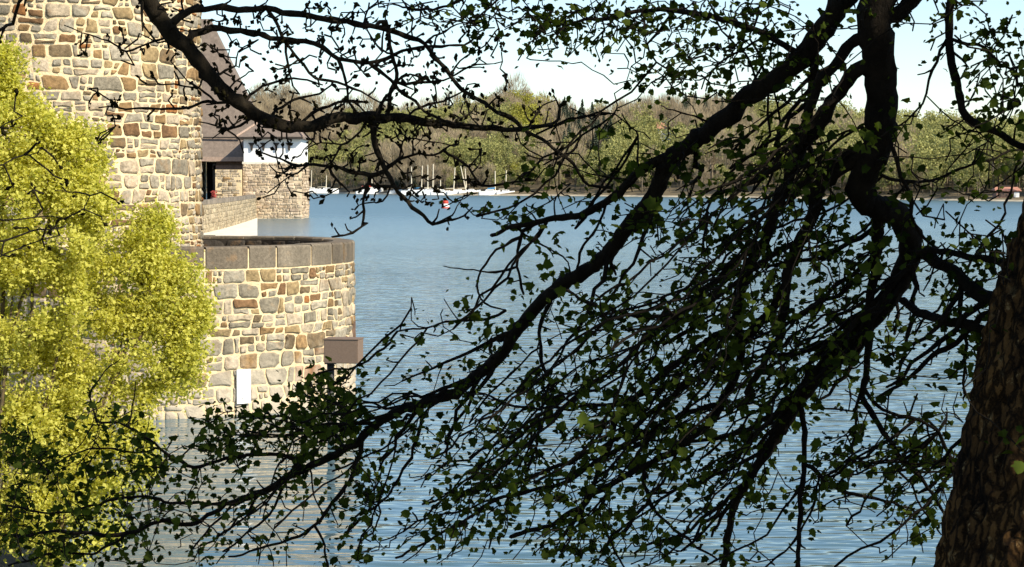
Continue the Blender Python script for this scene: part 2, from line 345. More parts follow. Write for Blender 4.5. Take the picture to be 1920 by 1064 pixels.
def stone_geo(q, mapf, r, gap=0.04, npt=10, proud=0.02):
    """one pillowed irregular stone in the cell q; mapf(s,z,out) -> world"""
    cx = sum(p[0] for p in q) / 4; cz = sum(p[1] for p in q) / 4
    pts = []
    per = []
    ed = [math.dist(q[i], q[(i + 1) % 4]) for i in range(4)]; tot = sum(ed)
    mn = min(ed)
    cut = r.uniform(0.12, 0.3)
    # walk: each corner is cut into two points, long edges get one more
    for i in range(4):
        a, bb = q[i], q[(i + 1) % 4]; c = cut * mn / max(ed[i], 1e-6)
        for t in ((c * r.uniform(.4, 1.2), 1 - c * r.uniform(.4, 1.2)) if ed[i] < 0.42 else (c * r.uniform(.4, 1.2), r.uniform(.4, .6), 1 - c * r.uniform(.4, 1.2))):
            pts.append([a[0] + (bb[0] - a[0]) * t, a[1] + (bb[1] - a[1]) * t])
    out = []
    for p in pts:
        dx, dz = p[0] - cx, p[1] - cz; d = math.hypot(dx, dz) + 1e-6
        k = max(0.25, (d - gap * r.uniform(0.75, 1.6)) / d)
        out.append((cx + dx * k, cz + dz * k))
    n = len(out); pr = proud * r.uniform(0.2, 2.0); tl = r.uniform(-0.02, 0.02); tz = r.uniform(-0.025, 0.015)
    V = [mapf(s, z, -0.03) for s, z in out]
    def O(s, z): return pr + tl * (s - cx) / 0.3 + tz * (cz - z) / -0.2
    V += [mapf(s, z, O(s, z) - 0.004) for s, z in out]
    V += [mapf(cx + (s - cx) * .78, cz + (z - cz) * .78, O(s, z) + r.uniform(0.004, 0.02)) for s, z in out]
    V.append(mapf(cx + r.uniform(-.03, .03), cz, pr + r.uniform(0.01, 0.03)))
    Fc = []
    for i in range(n):
        j = (i + 1) % n
        Fc += [(i, j, n + j), (i, n + j, n + i), (n + i, n + j, 2 * n + j), (n + i, 2 * n + j, 2 * n + i), (2 * n + i, 2 * n + j, 3 * n)]
    return V, Fc
def build_stones(cells, mapf, parent, mt, seed, is_single, gap=0.036, maxn=300, name='stone', proud=0.02):
    r = random.Random(seed); AV = []; AF = []; AT = []; cnt = 0
    for q in cells:
        V, Fc = stone_geo(q, mapf, r, gap, proud=proud); t = r.random()
        cx = sum(p[0] for p in q) / 4; cz = sum(p[1] for p in q) / 4
        if is_single(cx, cz) and cnt < maxn:
            cnt += 1
            o0 = Vector(V[-1]); me = mesh_py(name, [Vector(v) - o0 for v in V], Fc, mt, tint=[t] * len(V))
            child(name, me, parent, loc=o0 - parent.location)
        else:
            n0 = len(AV); AV += V; AF += [(a + n0, b_ + n0, c + n0) for a, b_, c in Fc]; AT += [t] * len(V)
    if AV:
        me = mesh_np('rubble_stones', [tuple(v) for v in AV], AF, mt, tint=AT)
        o = child('rubble_stones', me, parent, loc=-parent.location); o['kind'] = 'stuff'
    return cnt
def ring_mesh(cx, cy, r, z0, z1, n=96, a0=0, a1=2 * math.pi, r2=None, cap=True):
    """solid drum or ring wall"""
    V = []; Fc = []; full = abs(a1 - a0 - 2 * math.pi) < 1e-6
    m = n if full else n + 1
    for i in range(m):
        a = a0 + (a1 - a0) * i / n
        c, s = math.cos(a), math.sin(a)
        V += [(cx + r * c, cy + r * s, z0), (cx + r * c, cy + r * s, z1)]
        if r2: V += [(cx + r2 * c, cy + r2 * s, z1), (cx + r2 * c, cy + r2 * s, z0)]
    k = 4 if r2 else 2
    for i in range(n):
        j = (i + 1) % m
        for q in range(k if r2 else 1):
            q2 = (q + 1) % k
            Fc.append((i * k + q, j * k + q, j * k + q2, i * k + q2))
    if not r2: Fc.append(tuple(i * 2 + 1 for i in range(m)))
    return V, Fc

# ---- near bastion
BX, BY, BR, BZ = -9.93, 53.1, 5.5, 4.31
bas = thing('bastion', 'round rubble-stone bastion with a dark coping ring standing in the lake', 'bastion', (BX, BY, 0))
V, Fc = ring_mesh(BX, BY, BR, -1.2, 3.74, 128, r2=BR - 0.55)
child('mortar_core', mesh_py('mortar_core', V, Fc, M_mortar, smooth=False), bas, loc=-bas.location)
V, Fc = ring_mesh(BX, BY, BR - 0.5, 2.0, 3.25, 96)
child('terrace_floor', mesh_py('terrace_floor', V, Fc, M_moss), bas, loc=-bas.location)
def cyl(cx, cy, R, sgn=1):
    def f(s, z, o): a = s / R; return (cx + (R + sgn * o) * math.cos(a), cy + (R + sgn * o) * math.sin(a), z)
    return f
circ = 2 * math.pi * BR
a_l = -math.pi
cells = rubble(-math.pi * BR, 0.45 * math.pi * BR, -0.45, 3.74, 0.22, 0.46, 0.22, 0.62, 5, split=.45)
def single_b(s, z):
    a = s / BR; x = BX + BR * math.cos(a); y = BY + BR * math.sin(a); px = 960 + F * x / y
    return a < -0.12 and 330 < px < 668 and z > 0.0
nb = build_stones(cells, cyl(BX, BY, BR), bas, M_stone_b, 11, single_b, gap=0.03)
# inner face of the far parapet: its shade is put into dark stone colours
cells = rubble(-math.pi * 4.90, math.pi * 4.90, 3.25, 4.2, 0.22, 0.3, 0.3, 0.6, 8)
M_shadestone = stone_mat('damp_inner_stone', [(0.0, (0.05, 0.042, 0.034)), (0.4, (0.075, 0.06, 0.045)), (0.75, (0.035, 0.028, 0.022))], 9)
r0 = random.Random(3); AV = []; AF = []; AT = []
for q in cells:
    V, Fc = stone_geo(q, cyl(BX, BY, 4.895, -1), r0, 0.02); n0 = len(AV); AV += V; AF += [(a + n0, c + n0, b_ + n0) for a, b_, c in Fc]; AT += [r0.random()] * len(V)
o = child('inner_parapet_stones', mesh_np('inner_parapet_stones', AV, AF, M_shadestone, tint=AT), bas, loc=-bas.location); o['kind'] = 'stuff'
V, Fc = ring_mesh(BX, BY, 4.915, 3.2, 4.22, 96, r2=4.885); child('inner_facing', mesh_py('inner_facing', V, Fc, M_dark), bas, loc=-bas.location)  # backing ring coloured dark as well, to carry the parapet's shade
# coping blocks, each its own piece
a = -math.pi; rr = random.Random(21); CH = (3.77, 4.31)
while a < math.pi - 0.05:
    w = rr.uniform(0.14, 0.235)
    if math.pi - (a + w) < 0.13: w = math.pi - a
    g = 0.0055; n = 5; V = []; Fc = []; ro, ri = BR + 0.03 + rr.uniform(0, .012), BR - 0.58; zt = CH[1] + rr.uniform(-0.012, 0.012)
    mid = a + w / 2; oc = Vector((BX + BR * math.cos(mid), BY + BR * math.sin(mid), 4.0))
    for i in range(n + 1):
        t = a + g + (w - 2 * g) * i / n; ja = 0.01 * noise.noise((t * 30, 1, 2))
        for (R_, z) in ((ri, CH[0]), (ro, CH[0] + ja), (ro + .008, zt - .05), (ro - .03, zt + ja * .5), (ri + .03, zt), (ri, zt - .03)):
            V.append(Vector((BX + R_ * math.cos(t), BY + R_ * math.sin(t), z)) - oc)
    for i in range(n):
        for q in range(6):
            q2 = (q + 1) % 6; Fc.append((i * 6 + q, (i + 1) * 6 + q, (i + 1) * 6 + q2, i * 6 + q2))
    Fc += [tuple(range(6))[::-1], tuple(n * 6 + q for q in range(6))]
    child('coping_stone', mesh_py('coping_stone', V, Fc, M_coping, tint=[rr.random()] * len(V)), bas, loc=oc - bas.location)
    a += w
V, Fc = ring_mesh(BX, BY, BR + 0.012, 3.70, 4.255, 128, r2=BR - 0.56)
child('coping_bed', mesh_py('coping_bed', V, Fc, M_mortar), bas, loc=-bas.location)

# ---- near tower
TX, TY, TR = -13.52, 54.6, 4.6
tow = thing('gate_tower', 'big round tower of pale rubble stone rising at the left edge', 'tower', (TX, TY, 3.2))
V, Fc = ring_mesh(TX, TY, TR, 0.0, 17.0, 96); child('mortar_core', mesh_py('mortar_core', V, Fc, M_mortar), tow, loc=-tow.location)
cells = rubble(-0.98 * math.pi * TR, 0.3 * math.pi * TR, 3.0, 16.9, 0.22, 0.44, 0.26, 0.62, 15, split=0.38)
def single_t(s, z):
    a = s / TR; x = TX + TR * math.cos(a); y = TY + TR * math.sin(a); px = 960 + F * x / y; py = 338 - F * (z - 6) / y
    if not (a < -0.1 and -15 < px < 378 and -20 < py < 470): return False
    edge = np.interp(px, [0, 40, 100, 170, 205, 240, 320, 330, 372], [70, 170, 200, 250, 370, 410, 410, 460, 500])
    return py < edge + 25
nt_ = build_stones(cells, cyl(TX, TY, TR), tow, M_stone, 31, single_t)
print('stones', nb, nt_)
# roof of the near tower (above the frame)
V = [(TX + 5.1 * math.cos(2 * math.pi * i / 48), TY + 5.1 * math.sin(2 * math.pi * i / 48), 17.0) for i in range(48)] + [(TX, TY, 27)]
child('conical_roof', mesh_py('conical_roof', V, [(i, (i + 1) % 48, 48) for i in range(48)] + [tuple(range(48))[::-1]], M_slate), tow, loc=-tow.location)

# ---- white plate on the bastion wall and the box on its post
def on_bastion(px, py, out=0.0):
    for k in range(4000):
        d = 46 + k * 0.002; p = P(px, py, d)
        if math.hypot(p.x - BX, p.y - BY) < BR + out: return p
    return p
c = on_bastion(457, 725, 0.08); ang = math.atan2(c.y - BY, c.x - BX)
pl = thing('gauge_plate', 'blank white upright plate fixed low on the round bastion wall', 'plate', c)
mb = MB(); mb.box((0, 0, 0), (0.39, 0.03, 0.87), ang + math.pi / 2); child('plate', mb.me('plate', M_plate), pl)
mb = MB(); nrm = Vector((math.cos(ang), math.sin(ang), 0)); tg = Vector((-nrm.y, nrm.x, 0))
for sx, sz in ((-.14, .37), (.14, .37), (-.14, -.37), (.14, -.37)):
    q = tg * sx + Vector((0, 0, sz)); mm = MB(); mm.tube(q - nrm * .1, q + nrm * .022, 0.012, 0.012, 8)
    child('bolt', mm.me('bolt', M_post), pl)
mm = MB(); q = -tg * .045 + Vector((0, 0, -.29)) + nrm * .0185
mm.box(q, (0.05, 0.004, 0.008), ang + math.pi / 2); mm.box(q - Vector((0, 0, .035)), (0.008, 0.0035, 0.06), ang + math.pi / 2)
child('small_mark', mm.me('small_mark', M_post), pl)

# box on post
d = 43.5; bc = P(642, 657.5, d); sc = d / F
bx = thing('box_on_post', 'plain brown rectangular box on a grey post in front of the bastion', 'utility box', (bc.x, bc.y, 0))
mb = MB(); rz = math.radians(9)
def bevel_box(name, dims, mt, bev=0.012):
    import bmesh
    bm = bmesh.new(); bmesh.ops.create_cube(bm, size=1.0)
    for v in bm.verts: v.co = Vector((v.co.x * dims[0], v.co.y * dims[1], v.co.z * dims[2]))
    bmesh.ops.bevel(bm, geom=bm.edges[:], offset=bev, segments=2, affect='EDGES')
    me = bpy.data.meshes.new(name); bm.to_mesh(me); bm.free(); me.materials.append(mt); return me
bw = 64 * sc / math.cos(rz) ; bh = 45 * sc
o = child('box_body', bevel_box('box_body', (bw, 0.55, bh), M_box), bx, loc=(0.03, 0, bc.z)); o.rotation_euler = (0, 0, -rz)
o = child('lid', bevel_box('lid', (bw + .03, 0.58, 0.025), M_box, 0.006), bx, loc=(0.03, 0, bc.z + bh / 2)); o.rotation_euler = (0, 0, -rz)
mb = MB(); mb.tube((-.27, 0, -1.5), (-.27, 0, bc.z - bh / 2 + .01), 0.085, 0.085, 14); child('post', mb.me('post', M_post, True), bx)
mb = MB(); mb.box((-.27, 0, bc.z - bh / 2 - .015), (0.26, 0.26, 0.03)); child('mounting_flange', mb.me('mounting_flange', M_post), bx)
# rusty fender strip at the right edge of the bastion
c = on_bastion(662.5, 620, 0.03)
st = thing('fender_bar', 'short rust-brown bar fixed on the bastion edge above the brown box', 'bar', c)
mb = MB(); mb.box((0, 0, 0), (0.12, 0.14, 0.5)); child('bar', mb.me('bar', M_beam), st)
mb = MB(); mb.box((-.06, 0, .15), (0.1, 0.06, 0.05)); mb.box((-.06, 0, -.15), (0.1, 0.06, 0.05)); child('clamp', mb.me('clamp', M_post), st)

# ---- curved dam wall further back
foot = [G(x, y) for x, y in ((300, 449), (340, 445), (378, 440), (413, 432), (440, 424), (465, 416), (484, 409))]
# smooth resample
def resample(pts, step):
    out = [pts[0].copy()]; acc = 0
    for a_, b_ in zip(pts[:-1], pts[1:]):
        L_ = (b_ - a_).length; k = max(1, int(L_ / step))
        for i in range(1, k + 1): out.append(a_.lerp(b_, i / k))
    return out
fp = resample(foot, 3.0)
for it in range(6): fp = [fp[0]] + [(fp[i - 1] + fp[i] * 2 + fp[i + 1]) / 4 for i in range(1, len(fp) - 1)] + [fp[-1]]
dist = [0]
for i in range(1, len(fp)): dist.append(dist[-1] + (fp[i] - fp[i - 1]).length)
def dwmap(s, z, o):
    s = min(max(s, 0), dist[-1] - 1e-3); i = int(np.searchsorted(dist, s, 'right')) - 1; i = min(i, len(fp) - 2)
    t = (s - dist[i]) / (dist[i + 1] - dist[i]); p = fp[i].lerp(fp[i + 1], t); dr = (fp[i + 1] - fp[i]).normalized(); nn = Vector((dr.y, -dr.x, 0))
    return (p.x + nn.x * o, p.y + nn.y * o, z)
DZ = 3.75
dam = thing('dam_wall', 'long curved rubble retaining wall with grey coping running back along the dam', 'wall', foot[2])
V = []; Fc = []
for i in range(len(fp)):
    s = dist[i]
    V += [dwmap(s, -1, 0), dwmap(s, DZ - .5, 0), dwmap(s, DZ - .5, -0.7), dwmap(s, -1, -0.7)]
for i in range(len(fp) - 1):
    for q in range(4): Fc.append((i * 4 + q, (i + 1) * 4 + q, (i + 1) * 4 + (q + 1) % 4, i * 4 + (q + 1) % 4))
Fc.append((len(fp) * 4 - 4, len(fp) * 4 - 3, len(fp) * 4 - 2, len(fp) * 4 - 1))
M_mortar_far = mat('weathered_mortar', (0.64, 0.51, 0.34), 0.95, 0.7, 0.25)
child('mortar_core', mesh_py('mortar_core', V, Fc, M_dammortar), dam, loc=-dam.location)
cells = rubble(0, dist[-1], 0.0, DZ - .5, 0.4, 0.7, 0.6, 1.4, 41)
r0 = random.Random(4); AV = []; AF = []; AT = []
for q in cells:
    V, Fc = stone_geo(q, dwmap, r0, 0.06, proud=0.04); n0 = len(AV); AV += V; AF += [(a_ + n0, b_ + n0, c_ + n0) for a_, b_, c_ in Fc]; AT += [r0.random() * 0.6] * len(V)
M_dam = stone_mat('dam_masonry', [(0.0, (0.33, 0.27, 0.18)), (0.3, (0.40, 0.33, 0.22)), (0.5, (0.26, 0.21, 0.14))], 2.0, bump=0.04)
o = child('rubble_stones', mesh_np('rubble_stones', AV, AF, M_dam, tint=AT), dam, loc=-dam.location); o['kind'] = 'stuff'
M_coping_far = stone_mat('sunlit_coping', [(0.0, (0.20, 0.17, 0.135)), (0.5, (0.25, 0.21, 0.165))], 3, bump=0.02, detail_amt=0.3)  # slightly paler grey-brown for the dam coping and crest
s = 0.0
while s < dist[-1] - 0.5:
    e = min(dist[-1], s + r0.uniform(1.6, 2.6)); V = []
    for ss in (s + .04, e - .04):
        for (o_, z) in ((-0.75, DZ - .5), (0.06, DZ - .5), (0.06, DZ), (-0.75, DZ)): V.append(dwmap(ss, z, o_))
    oc = Vector(V[0])
    child('coping_stone', mesh_py('coping_stone', [Vector(v) - oc for v in V], [(0, 1, 2, 3), (7, 6, 5, 4), (0, 4, 5, 1), (1, 5, 6, 2), (2, 6, 7, 3), (3, 7, 4, 0)], M_coping_far, tint=[r0.random()] * 8), dam, loc=oc - dam.location)
    s = e
# crest surface behind it
cr = [Vector(dwmap(s_, 2.7, -0.6)) for s_ in dist]
V = [tuple(v) for v in cr] + [(v.x - 60, v.y + 8, 2.7) for v in cr]; n = len(cr)
obj('pavement', mesh_py('pavement', V, [(i, i + 1, n + i + 1, n + i) for i in range(n - 1)], M_coping_far, tint=[0.6] * len(V)), kind='structure')
# pale footing in front of the wall
A = [G(484, 409.5, 0.1), G(481, 450, 0.1), G(410, 456, 0.1), G(300, 458, 0.1)]
V = [tuple(v) for v in A] + [tuple(Vector(dwmap(s_, 0.45, 0.02))) for s_ in reversed(dist)][::-1]
m = len(dist)
V = []
for i, s_ in enumerate(dist):
    p0 = Vector(dwmap(s_, 0.10, 0.02)); t = i / (m - 1); k_ = max(0, (t - .35) / .65)
    p1 = G(482.5, 446 - 36.0 * k_, 0.05); V += [tuple(p0), tuple(p1), (p1.x, p1.y, -1)]
Fc = []
for i in range(m - 1): Fc += [(i * 3, i * 3 + 1, i * 3 + 4, i * 3 + 3), (i * 3 + 1, i * 3 + 2, i * 3 + 5, i * 3 + 4)]
ap = obj('concrete_apron', mesh_py('concrete_apron', V, Fc, M_conc), label='bright pale concrete apron at the foot of the curved dam wall', cat='apron')

# ---- far small tower with white storey
def wall_box(px0, px1, y, z0, z1, depth):
    return (px0 - 960) / F * y, (px1 - 960) / F * y, y
D2 = 298.0
x0, x1 = (456 - 960) / F * D2, (567 - 960) / F * D2
zw0, zw1 = ZY(306, D2), ZY(258, D2)
ft = thing('small_tower', 'square stone tower with a white upper storey and brown hipped roof at the water', 'tower', ((x0 + x1) / 2, D2 + 5, 0))
cx = (x0 + x1) / 2; hw = (x1 - x0) / 2
mb = MB(); mb.box((cx, D2 + 5, (zw0 - 1) / 2), (2 * hw - .08, 10, zw0 + 1)); child('stone_base', mb.me('stone_base', M_mortar_far), ft, loc=-ft.location)
AV = []; AF = []; AT = []; r0 = random.Random(9)
for side in range(2):
    mp_ = (lambda s, z, o: (x0 + s, D2 - o, z)) if side == 0 else (lambda s, z, o: (x1 + o, D2 + s, z))
    for q in rubble(0, 2 * hw if side == 0 else 10, -0.3, zw0, 0.35, 0.6, 0.5, 1.3, 60 + side):
        if max(p[0] for p in q) > (2 * hw if side == 0 else 10) + .15: continue
        q = [(max(0.02, p[0]), p[1]) for p in q]
        V, Fc = stone_geo(q, mp_, r0, 0.05, proud=0.05); n0 = len(AV); AV += V; AF += [(a_ + n0, b_ + n0, c_ + n0) for a_, b_, c_ in Fc]; AT += [r0.random()] * len(V)
o = child('rubble_stones', mesh_np('rubble_stones', AV, AF, M_far_masonry, tint=AT), ft, loc=-ft.location); o['kind'] = 'stuff'
mb = MB(); mb.box((cx, D2 + 5, (zw0 + zw1) / 2), (2 * hw - 0.3, 9.7, zw1 - zw0 - 0.02)); child('white_storey', mb.me('white_storey', M_white), ft, loc=-ft.location)
mb = MB(); mb.box((cx, D2 + 5, zw0 + .02), (2 * hw + .12, 10.1, 0.35)); child('ledge', mb.me('ledge', M_conc), ft, loc=-ft.location)
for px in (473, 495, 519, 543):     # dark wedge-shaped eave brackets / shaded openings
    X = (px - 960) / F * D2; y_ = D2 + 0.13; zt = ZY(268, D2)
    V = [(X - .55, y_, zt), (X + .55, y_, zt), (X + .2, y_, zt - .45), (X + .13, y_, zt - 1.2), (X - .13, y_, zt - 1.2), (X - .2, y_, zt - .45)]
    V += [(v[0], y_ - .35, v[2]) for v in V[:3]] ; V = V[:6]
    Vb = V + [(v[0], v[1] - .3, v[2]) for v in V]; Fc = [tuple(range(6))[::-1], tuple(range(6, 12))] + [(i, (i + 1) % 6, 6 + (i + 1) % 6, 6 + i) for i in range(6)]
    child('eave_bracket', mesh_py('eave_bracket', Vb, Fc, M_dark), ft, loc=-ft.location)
ez = zw1 + .02; ov = 0.9
rb = [(cx - hw - ov, D2 - ov, ez), (cx + hw + .35, D2 - ov, ez), (cx + hw + .35, D2 + 10 + ov, ez), (cx - hw - ov, D2 + 10 + ov, ez)]
zr = ZY(228, D2 + 5); V = rb + [(v[0], v[1], ez - .3) for v in rb] + [(cx - 2.5, D2 + 5, zr), (cx + 2.6, D2 + 5, zr)]
child('hipped_roof', mesh_py('hipped_roof', V, [(0, 1, 9, 8), (1, 2, 9), (2, 3, 8, 9), (3, 0, 8), (4, 5, 1, 0), (5, 6, 2, 1), (6, 7, 3, 2), (7, 4, 0, 3), (7, 6, 5, 4)], M_slate), ft, loc=-ft.location)
for a_, b_ in ((0, 8), (1, 9), (8, 9)):
    mb = MB(); mb.tube(Vector(V[a_]) + Vector((0, 0, .08)), Vector(V[b_]) + Vector((0, 0, .08)), .17, .17, 6); child('ridge_tiles', mb.me('ridge_tiles', M_fascia), ft, loc=-ft.location)
mb = MB(); mb.box((cx - .3, D2 - ov - .03, ez - .1), (2 * hw + 1.1, 0.12, 0.3)); child('gutter', mb.me('gutter', M_dark), ft, loc=-ft.location)

# ---- gatehouse behind with its steep roof
D3 = 306.0
def X3(px, y=D3): return (px - 960) / F * y
gh = thing('gatehouse', 'gatehouse with a steep brown slate roof between the two towers', 'gatehouse', (X3(380), D3, 2.7))
ze = ZY(299, D3)
xr = X3(455); xl = X3(200)
DP = 297.3; zp = ZY(318.5, DP); xp0, xp1 = X3(404.5, DP), X3(453.5, DP)
mb = MB(); mb.box(((xp0 + xp1) / 2, DP + .5, (2.0 + zp) / 2), (xp1 - xp0, 1.0, zp - 2.0)); child('stone_wall', mb.me('stone_wall', M_mortar), gh, loc=-gh.location)
mb = MB(); mb.box(((X3(404) + xr) / 2, D3 + 6, (2.0 + ze) / 2), (xr - X3(404), 9, ze - 2.0)); child('rear_wall', mb.me('rear_wall', M_beam), gh, loc=-gh.location)
mb = MB(); mb.box(((X3(374) + xl) / 2 - .5, D3 + 6, (2.0 + ze) / 2), (X3(374) - xl, 9, ze - 2.0)); child('stone_wall', mb.me('stone_wall', M_mortar), gh, loc=-gh.location)
AV = []; AF = []; AT = []
for q in rubble(0, xp1 - xp0, 2.6, zp, 0.35, 0.6, 0.5, 1.2, 71):
    if max(p[0] for p in q) > xp1 - xp0 + .1 or min(p[0] for p in q) < -.1: continue
    V, Fc = stone_geo(q, lambda s, z, o: (xp0 + s, DP - o, z), r0, 0.05, proud=0.05); n0 = len(AV); AV += V; AF += [(a_ + n0, b_ + n0, c_ + n0) for a_, b_, c_ in Fc]; AT += [0.9 if r0.random() < .6 else r0.random()] * len(V)
o = child('rubble_stones', mesh_np('rubble_stones', AV, AF, M_stone, tint=AT), gh, loc=-gh.location); o['kind'] = 'stuff'
mb = MB(); mb.box(((X3(374) + X3(404)) / 2, D3 + 9.5, 5), (X3(404) - X3(374) + .4, 1, 8)); child('dark_passage', mb.me('dark_passage', M_void), gh, loc=-gh.location)  # near-black panel, its colour stands for the shade inside the passage
mb = MB(); mb.box(((X3(400) + X3(456)) / 2, D3 + .6, ZY(315, D3)), (X3(456) - X3(400), 0.5, 0.75)); child('beam', mb.me('beam', M_beam), gh, loc=-gh.location)
mb = MB(); mb.box((X3(402), D3 + .6, (2 + ze) / 2 - .4), (0.5, 0.5, ze - 2.6)); child('porch_post', mb.me('porch_post', M_dark), gh, loc=-gh.location)
mb = MB(); mb.box(((xl + X3(460)) / 2, D3 - .35, ze + .02), (X3(460) - xl, 0.2, 0.7)); child('fascia', mb.me('fascia', M_fascia), gh, loc=-gh.location)
zb = ZY(258, D3); zt = ZY(35, D3 + 7)
# skirt (flared) and steep main slopes
V = [(xl, D3 - .3, ze), (X3(463), D3 - .3, ze), (X3(463), D3 + 16, ze), (xl, D3 + 16, ze),
     (xl, D3 + 1.3, zb), (X3(488), D3 + 1.8, zb), (X3(488), D3 + 14.5, zb), (xl, D3 + 14.5, zb),
     (X3(250), D3 + 8, zt), (X3(384), D3 + 8, zt)]
V[1] = (X3(462), D3 - .3, ze)
child('steep_roof', mesh_py('steep_roof', V, [(0, 1, 5, 4), (1, 2, 6, 5), (2, 3, 7, 6), (4, 5, 9, 8), (5, 6, 9), (6, 7, 8, 9), (3, 2, 1, 0), (0, 4, 8, 7, 3)], M_slate), gh, loc=-gh.location)
mb = MB(); mb.box(((xl + X3(450)) / 2, D3 + 1.15, zb), (X3(450) - xl, 0.25, 0.22)); child('roof_kerb', mb.me('roof_kerb', M_dark), gh, loc=-gh.location)
# red flower tub by the passage
tub = thing('flower_tub', 'small tub of red flowers beside the dark gatehouse passage', 'flower tub', (X3(401.5, 292), 292, 2.7))
mb = MB(); mb.tube((0, 0, 0), (0, 0, 0.6), 0.4, 0.5, 12); child('tub', mb.me('tub', M_fascia), tub)
mb = MB()
for k in range(60):
    a_ = rnd.uniform(0, 6.28); q = rnd.uniform(0, .5); h = 0.65 + rnd.uniform(0, 1.0); mb.box((q * math.cos(a_), q * math.sin(a_), h), (.16, .16, .14), a_)
child('flowers', mb.me('flowers', mat('red_petals', (0.35, 0.06, 0.05), 0.8)), tub)

# ---------------------------------------------------------------- far shore, hill and forest
SH = [(-400, 900), (0, 900), (480, 895), (570, 890), (800, 760), (960, 735), (1075, 716), (1400, 640), (1650, 590), (1900, 537), (2300, 480), (2900, 420)]
def shoreY(px): return float(np.interp(px, [a_ for a_, _ in SH], [b_ for _, b_ in SH]))
SK = [(-400, 150), (300, 190), (480, 185), (560, 190), (640, 208), (760, 210), (850, 200), (900, 195), (960, 180), (1020, 195), (1100, 210), (1180, 200), (1250, 192), (1400, 190), (1500, 200), (1600, 212), (1700, 222), (1920, 235), (2900, 200)]
def skyTop(px): return float(np.interp(px, [a_ for a_, _ in SK], [b_ for _, b_ in SK]))
def hill_z(px, t):
    """t = metres behind the shore"""
    y1 = shoreY(px) + 260; z1 = max(6, ZY(skyTop(px), y1) - 15.0)
    k = min(1.0, t / 260); k = k * k * (3 - 2 * k) * 0.5 + k * 0.5
    return 0.7 * min(1, t / 6) + z1 * k
V = []; pxs = np.linspace(-900, 2900, 96); ts = [-8, 0, 3, 7, 14, 30, 60, 100, 150, 200, 260, 330, 500, 900]
for t in ts:
    for px in pxs:
        y = shoreY(px) + t; x = (px - 960) / F * y
        z = -2.0 if t < 0 else (0.02 if t == 0 else hill_z(px, t) + (1.2 * noise.noise((x * .02, y * .02, 0)) if t > 10 else 0))
        V.append((x, y, z))
k = len(pxs)
Fq = []; Fm = []
for j in range(len(ts) - 1):
    for i in range(k - 1): Fq.append((j * k + i, j * k + i + 1, (j + 1) * k + i + 1, (j + 1) * k + i)); Fm.append(0 if ts[j] < 3 else 1)
obj('hillside', mesh_py('hillside', V, Fq, [M_beach, M_hill], smooth=True, fmat=Fm), kind='structure')

# --- tree prototypes in numpy: (V, F, tint, matindex); 0 crown, 1 wood
def tri_soup(C, size, rg, flat=None):
    n = len(C); A = rg.normal(size=(n, 3)); A /= np.linalg.norm(A, axis=1)[:, None]; B = rg.normal(size=(n, 3)); B = np.cross(A, B); B /= np.linalg.norm(B, axis=1)[:, None]
    s = size * rg.uniform(0.6, 1.4, (n, 1)); V = np.stack([C + A * s, C - A * s * .5 + B * s * .8, C - A * s * .5 - B * s * .8], 1).reshape(-1, 3)
    return V, np.arange(3 * n).reshape(n, 3)
def blades(P0, P1, w):
    """thin triangles from P0 to P1"""
    d = P1 - P0; side = np.cross(d, rng.normal(size=d.shape)); side /= (np.linalg.norm(side, axis=1)[:, None] + 1e-9)
    w = np.broadcast_to(np.asarray(w).reshape(-1, 1), (len(P0), 1))
    V = np.stack([P0 + side * w, P0 - side * w, P1], 1).reshape(-1, 3); return V, np.arange(3 * len(P0)).reshape(-1, 3)
